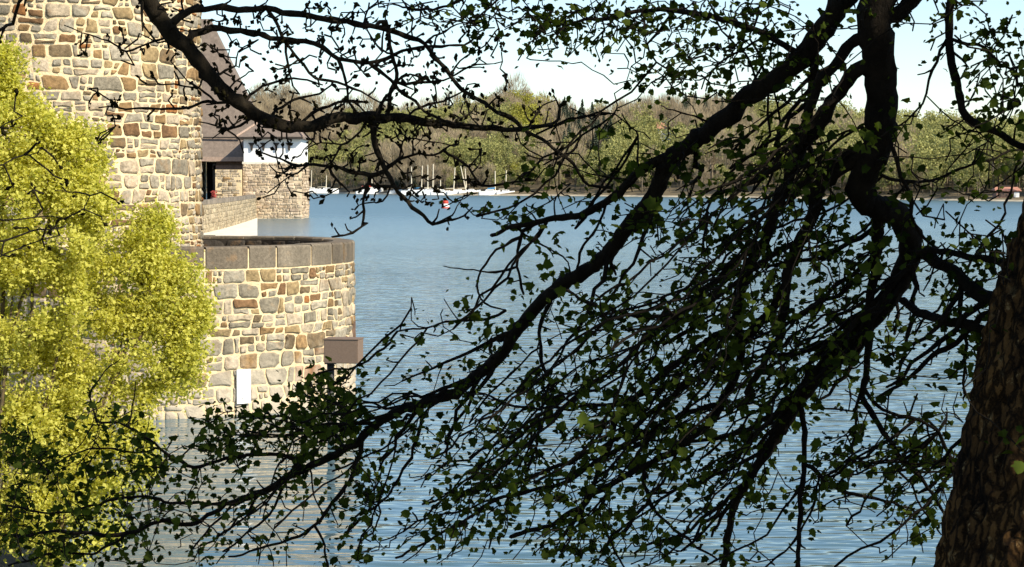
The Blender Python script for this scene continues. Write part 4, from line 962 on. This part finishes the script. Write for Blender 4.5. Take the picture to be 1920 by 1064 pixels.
TR_M = [
 ([(1262, 292), (1205, 322), (1165, 360), (1112, 393), (1060, 412), (1010, 420), (962, 424), (925, 440)], 22, 8, .3),
 ([(1625, 62), (1590, 85), (1560, 118), (1532, 160), (1515, 215), (1500, 262), (1455, 310), (1400, 345), (1340, 370)], 26, 9, .3),
 ([(1632, 110), (1595, 140), (1566, 176), (1545, 212), (1522, 252), (1500, 292), (1480, 340), (1462, 380), (1440, 430), (1412, 480), (1390, 540), (1383, 610), (1384, 680), (1352, 755), (1312, 803), (1265, 842), (1200, 875), (1140, 905), (1045, 975), (960, 1002)], 30, 9, .8),
 ([(1525, 92), (1522, 140), (1518, 200), (1512, 250), (1524, 300), (1505, 345), (1470, 385)], 20, 8, .2),
 ([(1640, 280), (1600, 302), (1560, 328), (1532, 362), (1520, 410), (1500, 455), (1482, 505), (1476, 560), (1462, 620), (1430, 680), (1400, 735)], 34, 12, .3),
 ([(1648, 405), (1650, 450), (1642, 500), (1632, 560), (1628, 640), (1612, 720)], 26, 12, .2),
 ([(1612, 700), (1625, 745), (1652, 800), (1688, 850), (1728, 895), (1748, 925), (1775, 965), (1792, 1010)], 14, 4, .1),
 ([(1618, 725), (1658, 765), (1722, 790), (1758, 815), (1776, 850), (1790, 895)], 9, 4, -.1),
 ([(1612, 722), (1600, 770), (1604, 800), (1596, 850)], 8, 3, 0),
 ([(1670, 45), (1700, 15), (1740, -40), (1800, -110)], 30, 34, 0),
 ([(2000, -320), (1860, -180), (1788, -80), (1778, 0), (1780, 70), (1786, 112), (1796, 150), (1803, 186), (1822, 214), (1855, 242), (1900, 270), (1960, 300)], 20, 14, .2),
 ([(1785, 82), (1762, 112), (1747, 150), (1732, 190), (1702, 220), (1668, 242)], 7, 3, .1),
 ([(1788, 90), (1800, 112), (1812, 126), (1803, 148)], 6, 3, 0),
 ([(1795, 70), (1830, 80), (1855, 98), (1875, 118), (1895, 130), (1930, 125)], 8, 5, .1),
 ([(2075, 560), (1990, 585), (1890, 575), (1830, 545), (1775, 505), (1725, 482)], 40, 22, .5),
 ([(2050, 660), (1960, 660), (1880, 640), (1800, 605), (1740, 590), (1690, 560)], 26, 16, .5),
 ([(1890, 575), (1850, 600), (1790, 640), (1740, 670), (1690, 720), (1650, 740)], 16, 6, .3),
 ([(2110, 420), (1990, 470), (1900, 500), (1830, 490), (1770, 470), (1720, 465)], 22, 10, .4),
 ([(1665, 250), (1672, 280), (1690, 320), (1702, 350), (1712, 395), (1722, 430), (1740, 455), (1770, 480)], 9, 6, .2),
 ([(1640, 325), (1690, 340), (1750, 342), (1790, 325), (1830, 305), (1875, 290), (1920, 285)], 8, 4, .2),
 ([(1500, 262), (1540, 258), (1590, 240), (1620, 225)], 6, 4, -.1),
 ([(1465, 810), (1432, 850), (1404, 905), (1378, 950), (1368, 1000), (1350, 1080)], 22, 12, .1),
 ([(1390, 925), (1362, 965), (1335, 1010)], 10, 6, .1),
 ([(1500, 750), (1503, 800), (1508, 870), (1502, 950), (1493, 1080)], 12, 9, -.2),
 ([(1508, 870), (1560, 915), (1620, 928), (1680, 945), (1712, 958)], 9, 5, .2),
 ([(1530, 890), (1520, 950), (1495, 1010), (1440, 1055)], 6, 4, .2),
 ([(1560, 915), (1600, 900), (1640, 880), (1690, 850)], 5, 3, 0),
 ([(1660, 860), (1700, 900), (1740, 955), (1768, 1000)], 6, 3, .1),
 ([(1735, 870), (1760, 880), (1795, 870)], 6, 4, .1),
 ([(1383, 610), (1330, 640), (1260, 690), (1200, 740), (1160, 790), (1145, 830), (1120, 885), (1080, 955), (1050, 1000)], 16, 7, .2),
 ([(1440, 430), (1380, 480), (1310, 545), (1240, 620), (1165, 690), (1080, 750), (1000, 800), (930, 850)], 14, 5, .3),
 ([(1476, 560), (1400, 630), (1300, 710), (1200, 790), (1080, 860), (960, 905), (860, 930)], 16, 6, .4),
 ([(1500, 455), (1420, 500), (1330, 560), (1220, 590), (1130, 570), (1080, 545), (1030, 535)], 12, 5, .2),
 ([(1352, 755), (1250, 790), (1150, 850), (1060, 900), (980, 925), (900, 960), (820, 1000), (740, 1045)], 12, 5, .3),
 ([(1300, 710), (1230, 730), (1130, 760), (1040, 770), (960, 760), (900, 740)], 9, 4, .3),
 ([(1030, 550), (1015, 600), (1018, 680), (1030, 740), (1010, 820), (985, 900)], 9, 4, .1),
 ([(1205, 872), (1206, 915), (1228, 960), (1275, 1000), (1340, 1050)], 9, 4, -.1),
 ([(1140, 905), (1130, 960), (1150, 1010), (1180, 1070)], 7, 4, .1),
 ([(1010, 422), (975, 445), (970, 500), (985, 550)], 8, 5, .1),
 ([(962, 424), (990, 440), (1030, 470), (1065, 500), (1070, 525)], 5, 3, .1),
 ([(1160, 400), (1120, 430), (1100, 460), (1085, 500)], 6, 5, .1),
 ([(970, 500), (930, 510), (880, 505), (835, 500)], 5, 2, .1),
 ([(965, 440), (935, 470), (900, 500), (895, 540), (912, 565), (950, 580)], 6, 3, .1),
 ([(965, 590), (900, 602), (850, 605), (800, 615), (745, 620)], 7, 3, .1),
 ([(800, 615), (770, 595), (768, 560)], 3, 2, 0), ([(860, 605), (840, 580), (832, 560)], 3, 2, 0),
 ([(700, 830), (660, 890), (622, 940), (590, 985), (540, 1010), (480, 1030), (430, 1045)], 10, 4, .1),
 ([(590, 985), (612, 1035), (622, 1080)], 6, 4, 0),
 ([(582, 880), (585, 925), (605, 960)], 4, 3, 0),
 ([(570, 882), (520, 850), (440, 860), (380, 875), (330, 862), (280, 830), (235, 798), (180, 790)], 9, 4, .2),
 ([(300, 842), (250, 850), (200, 842), (150, 850), (90, 880)], 5, 3, .1),
 ([(430, 945), (360, 985), (300, 975), (240, 1000), (150, 1005), (100, 995), (30, 1002), (-40, 990)], 10, 5, .2),
 ([(240, 1000), (180, 1030), (100, 1035), (20, 1060)], 6, 4, .1),
 ([(430, 945), (340, 940), (260, 935), (180, 940), (90, 960), (0, 950)], 7, 4, .3),
 ([(330, 862), (370, 820), (400, 790), (430, 775)], 4, 2, 0),
 ([(180, 790), (168, 740), (195, 700), (225, 675)], 5, 2, .1), ([(240, 800), (252, 760), (256, 715)], 4, 2, .1),
 ([(1500, 105), (1440, 65), (1380, 40), (1300, 22), (1200, 18), (1110, 34), (1040, 45), (985, 10)], 14, 5, .3),
 ([(1440, 65), (1370, 105), (1330, 140), (1300, 130)], 6, 3, .1),
 ([(1265, 20), (1240, 60), (1220, 90), (1235, 120), (1260, 135), (1275, 150)], 7, 3, .1),
 ([(1385, 205), (1420, 120), (1400, 70), (1420, 20), (1430, -30)], 6, 4, .1),
 ([(1425, 165), (1400, 100), (1360, 60), (1330, 0)], 5, 3, .1),
 ([(1800, -110), (1500, -90), (1200, -60), (1000, -40), (860, 5), (800, 15), (745, 10)], 14, 4, .6),
 ([(960, -15), (900, 30), (880, 45), (840, 40)], 5, 2, .1),
 ([(1335, 245), (1300, 215), (1250, 207), (1240, 196)], 5, 2, -.1),
 ([(1180, 335), (1120, 325), (1080, 312), (1045, 300)], 5, 2, 0),
 ([(1205, 318), (1195, 280), (1200, 250), (1160, 210), (1135, 215)], 5, 2, .1),
 ([(1040, 415), (1040, 380), (1060, 350), (1075, 345)], 4, 2, .1),
]
for pix, w0, w1, dd in TR_M: T1.traced(pix, w0 * .9, w1 * .9, dd=dd, knobs=.16, step=0.018 if w0 > 12 else 0.022, **K)

DENS = """
0000000001111345888888565335555
0000000000000001665665551100344
0000000000000000001553553100136
0000000000000000011001012111136
0000000000000004201443334112455
0000000000000005522244666303442
0000000000000244322355667303330
0000000000000001015667777333344
0000000000000000112566777755544
0000000000001200234567777755544
0000000000001130355777777755543
0000000000000055577777777755541
0000000006832345777777776542350
5056107787644777777766651011310
6665676665541777777775434666512
6666655441577776654446665345300
6666654331344556774432345345300
6666655443455554366654422223000
"""
rowsD = DENS.strip().split('\n')
def dens(px, py):
    r_ = min(17, max(0, int(py / 59.1))); c_ = min(30, max(0, int(px / 61.94)))
    return int(rowsD[r_][c_])
targets = []; rr = random.Random(12)
for j in range(18):
    for i in range(31):
        d_ = int(rowsD[j][i])
        px = (i + .5) * 61.94
        for k_ in range(int(d_ * (2.05 if d_ > 5 else 1.4) * (1.1 if px < 700 and j > 11 else 1.5 if j < 3 and px < 1450 else 1) + rr.random())):
            px = (i + rr.random()) * 61.94; py = (j + rr.random()) * 59.1
            # clump: pull a share of targets to noise maxima so gaps stay open
            if noise.noise((px * .017, py * .017, 9.0)) < -0.12 and rr.random() < .8: continue
            _, dn = T1.near_px(px, py); targets.append(P(px, py, dn + rr.gauss(0, .28)))
mids = [rr.choice([t_ for t_ in targets]) for _ in range(330)]
mids = [m_ for m_ in mids if m_.z < 6.2 and m_.x > -1.2 and not (960 + F * m_.x / m_.y > 1470 and m_.z > 5.55)]
for _ in range(46):
    targets.append(P(rr.gauss(632, 34), rr.uniform(706, 850), 7.6 + rr.gauss(0, .25)))
T1.grow(mids, 0.0042, bow=.12, seg=.045, maxr=.011, off=lambda t: Vector((.30, 0, .26)), keep=True, jit=.010)
tips = T1.grow(targets, 0.0022, bow=.16, seg=.04, maxr=.0095, off=lambda t: Vector((.02, 0, .02)) if 960 + F * t.x / t.y < 720 or t.z > 6.35 else Vector((.05, 0, .05)))
tips += T1.spurs(9, .0028, (.015, .06), lambda p, r_: .002 < r_ < .05 and p.z < 7.2)
T1.flush_twigs()
print('targets', len(targets))
C = []; Yd = []; Sz = []
for (t, d) in tips:
    k_ = rr.choice((0, 1, 2, 3, 4)); fat = rr.random() < (.36 if t.x < -.4 and t.z < 6 else .22)
    if fat: k_ = rr.randint(8, 15)
    for q in range(k_):
        a_ = Vector((rr.gauss(0, 1), rr.gauss(0, 1), rr.gauss(-.25, .8))); a_ = (a_.normalized() + d * .5)
        C.append(t + Vector((rr.gauss(0, 1), rr.gauss(0, 1), rr.gauss(0, 1))) * (.034 if fat else .02) - d * rr.uniform(0, .09)); Yd.append(tuple(a_)); Sz.append((1.25 if fat else 1.0) * (.74 if t.z > 6.25 else .88) * rr.choice((rr.uniform(.010, .022), rr.uniform(.016, .034))))
C = np.array([tuple(c_) for c_ in C]); Yd = np.array(Yd); Sz = np.array(Sz); Mx = frames(Yd, rng)
dep = np.array([(Vector(c_) - CAM).dot(FW) for c_ in C]); big = np.argsort(-(Sz / dep)); single = set(big[:290].tolist())
print('leaves', len(C))
idx = np.array([i for i in range(len(C)) if i not in single])
V, Fc = scatter(LEAF_V, LEAF_F, C[idx], Mx[idx], Sz[idx]); tn = rng.uniform(0, 1, len(idx)).repeat(len(LEAF_V))
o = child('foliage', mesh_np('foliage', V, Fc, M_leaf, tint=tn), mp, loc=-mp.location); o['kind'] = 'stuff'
from mathutils import Matrix
leaf_me = [mesh_np('leaf', LEAF_V, LEAF_F, M_leaf, tint=np.full(len(LEAF_V), k_ / 4)) for k_ in range(5)]
for i in sorted(single):
    o = bpy.data.objects.new('leaf', leaf_me[i % 5]); COL.objects.link(o); o.parent = mp
    R_ = Matrix([[float(Mx[i][a_][b_]) for b_ in range(3)] for a_ in range(3)]).to_4x4()
    o.matrix_local = Matrix.Translation(Vector(C[i]) - mp.location) @ R_ @ Matrix.Scale(float(Sz[i]), 4)

# crown above and beside the frame: it shades the limbs seen from below
kp = [i for i, p in enumerate(T1.N) if p.z > 6.95]; T1.N, T1.R = [T1.N[i] for i in kp], [T1.R[i] for i in kp]; crown_pts = []
for i in range(1500):
    x = rr.uniform(-4.5, 9.0); y = rr.uniform(-3.0, 11.5); z = rr.uniform(7.5, 13.5)
    if ((x - 2.2) / 7) ** 2 + ((y - 4.5) / 8) ** 2 + ((z - 9.3) / 4.4) ** 2 > 1: continue
    if y > 0.5 and z < 6 + y * 0.097 + .45: continue
    crown_pts.append(Vector((x, y, z)))
tips = T1.grow(crown_pts, 0.004, bow=.1, seg=.3, maxr=.05)
T1.flush_twigs('crown_twigs')
n = len(tips) * 27; base = np.array([tuple(t) for t, _ in tips]).repeat(27, 0)
C = base + rng.normal(size=(n, 3)) * .26; ok = ~((C[:, 1] > .3) & (C[:, 2] < 6 + C[:, 1] * .0945 + .12)); C = C[ok]; n = len(C)
Mx = frames(rng.normal(size=(n, 3)), rng); V, Fc = scatter(KITE_V, KITE_F, C, Mx, rng.uniform(.09, .15, n))
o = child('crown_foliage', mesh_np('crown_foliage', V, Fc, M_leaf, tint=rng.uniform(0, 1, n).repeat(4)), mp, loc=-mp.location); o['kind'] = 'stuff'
print('crown leaves', n)

# ================================================================= the budding tree on the left
bd = thing('budding_tree', 'bare budding tree whose crooked limb sweeps in from the upper left', 'tree', (-3.1, 3.6, 3.2))
T2 = Tree(bd, M_bark2)
T2.limb([(-3.1, 3.6, 3.2), (-3.15, 3.65, 5.0), (-3.0, 3.75, 7.0), (-3.05, 3.8, 9.0), (-2.9, 3.7, 12.0)], .24, .08, 'trunk', n=16, mt=M_bark2, rough=.06)
d0 = 5.6
pl_ = [P(x, y, d0 + .0009 * (x - 262)) for x, y in [(262, -12), (300, 34), (338, 78), (372, 112), (398, 150), (430, 182), (470, 213), (520, 234), (570, 238), (622, 226), (690, 221), (765, 224), (850, 238), (930, 246), (1000, 246), (1040, 232), (1055, 190)]]
T2.limb([Vector((-3.04, 3.8, 8.6)), Vector((-2.3, 4.6, 8.0)), Vector((-1.5, 5.4, 7.1))] + pl_, .062, .0045, 'limb', n=14, knobs=.12, power=1.3, step=.02)
TR_B = [
 ([(320, 55), (345, 30), (372, 14), (430, 11), (500, 15), (560, 25), (620, 37), (680, 43), (742, 56), (790, 76), (822, 108), (850, 146), (880, 176), (920, 202), (962, 232), (1020, 272), (1080, 316), (1105, 345), (1150, 349)], 14, 5, .3),
 ([(345, 82), (362, 62), (400, 50), (450, 53), (500, 70), (560, 84), (606, 93), (640, 112), (700, 119), (745, 108), (790, 94), (830, 92), (870, 84), (900, 60), (928, 52)], 14, 3, .25),
 ([(500, 17), (520, 50), (532, 85), (560, 115), (598, 146), (650, 158), (700, 190), (722, 208)], 7, 3, .1),
 ([(530, 88), (542, 125), (547, 168)], 6, 3, .05),
 ([(640, 112), (646, 150), (655, 190), (670, 215)], 6, 4, .05),
 ([(702, 222), (704, 262), (712, 300), (718, 322), (740, 362), (790, 402), (812, 419), (838, 410), (872, 400), (885, 385)], 13, 3, .1),
 ([(708, -5), (726, 42), (735, 100), (742, 140), (735, 165), (715, 190), (705, 215)], 8, 6, .1),
 ([(735, 100), (700, 75), (680, 40), (690, 0)], 4, 3, .1),
 ([(688, 120), (730, 156), (757, 180), (800, 210), (850, 230), (905, 238)], 7, 4, .1),
 ([(742, 148), (800, 149), (852, 144), (900, 120), (930, 117)], 6, 2, .1),
 ([(744, 150), (770, 142), (800, 148)], 5, 4, 0),
 ([(850, 146), (875, 112), (905, 92), (930, 55)], 4, 2, .1),
 ([(718, 318), (682, 326), (650, 314), (612, 304), (570, 304), (522, 299), (482, 284)], 9, 3, .1),
 ([(572, 305), (545, 324), (520, 317), (505, 306)], 5, 2, 0),
 ([(612, 304), (640, 342), (656, 362), (652, 370)], 5, 3, 0),
 ([(700, 330), (680, 348), (657, 358)], 8, 4, 0),
 ([(700, 345), (728, 347), (760, 347)], 7, 4, 0),
 ([(690, 340), (683, 372), (684, 400), (678, 428), (662, 441), (648, 449), (620, 453)], 6, 3, .05),
 ([(660, 441), (650, 432), (645, 422)], 3, 2, 0),
 ([(735, 355), (715, 370), (700, 377)], 4, 3, 0),
 ([(718, 310), (745, 296), (790, 288), (830, 286), (862, 268)], 7, 3, .1),
 ([(745, 296), (760, 265), (790, 262), (830, 268)], 4, 2, .1),
 ([(838, 286), (880, 310), (905, 345), (960, 345), (1000, 335)], 5, 3, .1),
 ([(812, 419), (850, 395), (870, 370)], 3, 2, .1),
 ([(690, 222), (670, 250), (640, 265), (600, 262), (570, 275)], 5, 2, .1),
 ([(640, 265), (620, 300), (605, 305)], 4, 2, 0),
 ([(600, 230), (590, 262), (566, 290)], 4, 2, 0),
 ([(432, 198), (378, 197), (338, 206), (250, 207), (218, 203), (182, 176), (165, 170)], 6, 3, .1),
 ([(218, 204), (190, 205)], 3, 3, 0), ([(222, 203), (214, 186)], 3, 2, 0),
 ([(405, 182), (370, 162), (340, 145), (318, 118)], 5, 2, .1), ([(372, 163), (320, 164), (266, 160)], 4, 2, .1),
 ([(370, 110), (325, 70), (290, 78), (248, 92), (222, 92), (198, 80), (150, 66), (122, 52)], 6, 2, .1),
 ([(330, 72), (300, 85), (268, 70)], 4, 2, 0), ([(262, -5), (262, 30), (268, 50)], 7, 3, 0),
 ([(480, 218), (440, 243), (415, 240), (378, 230)], 6, 2, .1), ([(415, 240), (445, 265), (450, 290)], 4, 2, 0), ([(440, 242), (400, 262)], 3, 2, 0),
 ([(400, 150), (440, 120), (448, 95), (470, 85)], 5, 2, .1), ([(425, 178), (452, 150), (470, 140)], 4, 2, .1),
 ([(450, 200), (480, 168), (520, 150), (560, 148), (600, 158)], 6, 3, .1),
 ([(560, 235), (600, 205), (650, 190), (690, 192)], 7, 4, .1), ([(500, 228), (520, 205), (570, 185), (600, 183), (620, 170)], 6, 3, .1),
 ([(765, 224), (790, 200), (830, 190), (865, 172)], 5, 3, .1), ([(722, 222), (730, 185), (742, 152)], 9, 6, 0),
 ([(850, 238), (875, 215), (900, 190)], 4, 2, .1), ([(790, 226), (800, 250), (782, 270)], 3, 2, 0),
 ([(985, 247), (1000, 220), (1012, 200), (1040, 190)], 5, 2, 0), ([(1000, 222), (996, 200)], 3, 2, 0),
 ([(962, 232), (940, 215), (935, 200)], 3, 2, 0),
 ([(800, 78), (840, 62), (870, 50), (905, 52)], 4, 2, .1), ([(770, 65), (775, 40), (765, 20)], 4, 2, 0),
]
for pix, w0, w1, dd in TR_B: T2.traced(pix, w0, w1, dd=dd, n=7, knobs=.16, name='branch', step=.02, rough=.2)
# branches at the far left edge, of the same tree
for pix, w0, w1 in [([(48, -40), (36, 0), (27, 44), (8, 52), (-20, 60)], 9, 6), ([(-40, 400), (0, 412), (70, 407), (122, 412), (158, 396), (174, 368)], 6, 2), ([(-40, 455), (35, 448), (62, 436), (115, 431)], 7, 3),
                    ([(-40, 490), (20, 478), (58, 458), (120, 448)], 6, 2), ([(-30, 245), (12, 232), (40, 214)], 4, 2), ([(-30, 320), (20, 302), (50, 292), (78, 282)], 5, 2)]:
    T2.traced([(-420, pix[0][1] - 260), (-200, pix[0][1] - 60)] + pix, w0, w1, d0=5.0, dd=.6, n=6, name='branch', snap=False)
T2.N[-1:]
# fine bare twigs with swollen buds
targets = []
REG = [(150, 420, 60, 260, 26), (400, 950, 0, 240, 300), (480, 900, 225, 380, 150), (0, 240, 170, 480, 22), (900, 1060, 180, 280, 8), (620, 720, 370, 455, 5), (300, 420, 0, 90, 14)]
for x0_, x1_, y0_, y1_, n_ in REG:
    for k_ in range(n_):
        px, py = rr.uniform(x0_, x1_), rr.uniform(y0_, y1_)
        nd = T2.near_px(px, py); p0 = nd[0]; d_ = (p0 - CAM).dot(FW); qx = 960 + F * p0.x / d_; qy = 532 - F * (p0 - CAM).dot(UP) / d_
        L_ = math.hypot(px - qx, py - qy)
        if L_ > 62: px = qx + (px - qx) * 62 / L_; py = qy + (py - qy) * 62 / L_
        targets.append(P(px, py, nd[1] + rr.gauss(0, .05)))
tips = T2.grow(targets, 0.0028, bow=.3, seg=.03, maxr=.0055)
tips += T2.spurs(5, .0034, (.012, .05), lambda p, r_: p.z < 7.4 and p.y > 4.6)
T2.flush_twigs()
C = []; Yd = []; Sz = []
for (t, d) in tips:
    for q in range(rr.choice((1, 1, 2, 2))):
        a_ = d + Vector((rr.gauss(0, 1), rr.gauss(0, 1), rr.gauss(0, 1))) * .45; C.append(tuple(t + Vector((rr.gauss(0, .005), 0, rr.gauss(0, .005))))); Yd.append(tuple(a_)); Sz.append(rr.uniform(.012, .03))
for p_ in T2.N[::30]:
    if p_.z < 7.5 and p_.y > 4.9:
        a_ = Vector((rr.gauss(0, 1), rr.gauss(0, .6), rr.gauss(0, 1))); C.append(tuple(p_)); Yd.append(tuple(a_)); Sz.append(rr.uniform(.018, .036))
C = np.array(C); Mx = frames(np.array(Yd), rng); V, Fc = scatter(BUD_V, BUD_F, C, Mx, np.array(Sz))
o = child('buds', mesh_np('buds', V, Fc, M_bud, tint=rng.uniform(0, 1, len(C)).repeat(len(BUD_V))), bd, loc=-bd.location); o['kind'] = 'stuff'

# ================================================================= spring shrubs at the left
def shrub(name, label, base, lobes, nleaf, seed, stems):
    t = thing(name, label, 'shrub', base, 'yellow-green shrubs by the bank'); T = Tree(t, M_shrubwood); r = random.Random(seed); rg = np.random.default_rng(seed)
    bv = Vector(base)
    tops = [P(*q) for q in stems]
    for q in tops:
        mid = bv.lerp(q, .5) + Vector((r.uniform(-.3, .3), r.uniform(-.3, .3), r.uniform(0, .4))); T.limb([bv, bv.lerp(mid, .5) + Vector((0, 0, .1)), mid, q], .05, .012, 'stem', step=.25, n=6)
    tg = []; C = []
    for (px, py, d, rx, ry, n_) in lobes:
        c = P(px, py, d); sx, sz = rx * d / F, ry * d / F
        for k_ in range(n_):
            while True:
                u = Vector((r.uniform(-1, 1), r.uniform(-1, 1), r.uniform(-1, 1)))
                if u.length < 1: break
            u = u.normalized() * (u.length ** .6); tg.append(c + Vector((u.x * sx, u.y * (sx + sz) * .5, u.z * sz)))
    tps = T.grow(tg, .005, bow=.1, seg=.18, maxr=.02); T.flush_twigs()
    per = nleaf // len(tps); base_ = np.array([tuple(p_) for p_, _ in tps]).repeat(per, 0); dr = np.array([tuple(d_) for _, d_ in tps]).repeat(per, 0); n = len(base_)
    C = base_ - dr * rg.uniform(0, .35, (n, 1)) + rg.normal(size=(n, 3)) * .085
    Mx = frames(rg.normal(size=(n, 3)) + dr * .8, rg, .8); V, Fc = scatter(KITE_V, KITE_F, C, Mx, rg.uniform(.03, .085, n) * rg.uniform(.7, 1.1, n))
    tn = np.clip(rg.uniform(0, 1, n) * .7 + rg.uniform(0, .3, len(tps)).repeat(per), 0, 1)
    o = child('foliage', mesh_np('foliage', V, Fc, M_shrub, tint=tn.repeat(4)), t, loc=-t.location); o['kind'] = 'stuff'
shrub('spring_shrub', 'tallest yellow-green shrub in fresh leaf at the left edge before the tower', (-7.6, 27.5, 0.2),
      [(-70, 160, 28, 90, 110, 40), (5, 150, 28, 35, 70, 40), (20, 260, 28, 110, 100, 130), (110, 300, 28.3, 95, 80, 110), (60, 420, 28, 150, 120, 190), (150, 370, 28, 50, 50, 40), (20, 560, 28, 150, 130, 150), (-100, 400, 28, 100, 200, 60)],
      84000, 5, [(5, 120, 28), (60, 230, 28), (140, 270, 28.2), (160, 420, 28), (-60, 200, 28), (30, 500, 28)])
shrub('spring_shrub', 'lower spreading yellow-green shrub in front of the bastion, right of the tallest shrub', (-6.9, 28.0, 0.1),
      [(280, 450, 29, 55, 60, 70), (230, 530, 29, 110, 100, 150), (320, 560, 29, 70, 80, 110), (355, 620, 29, 42, 60, 60), (210, 650, 29, 150, 95, 150), (330, 700, 29, 60, 50, 36), (150, 780, 28.5, 150, 80, 110), (60, 700, 28.5, 110, 120, 110), (60, 860, 28, 120, 110, 140), (200, 860, 28.5, 110, 80, 80), (90, 980, 27.9, 150, 70, 110)],
      84000, 6, [(290, 420, 29), (330, 520, 29), (370, 600, 29), (240, 600, 29), (150, 700, 28.6), (60, 800, 28)])
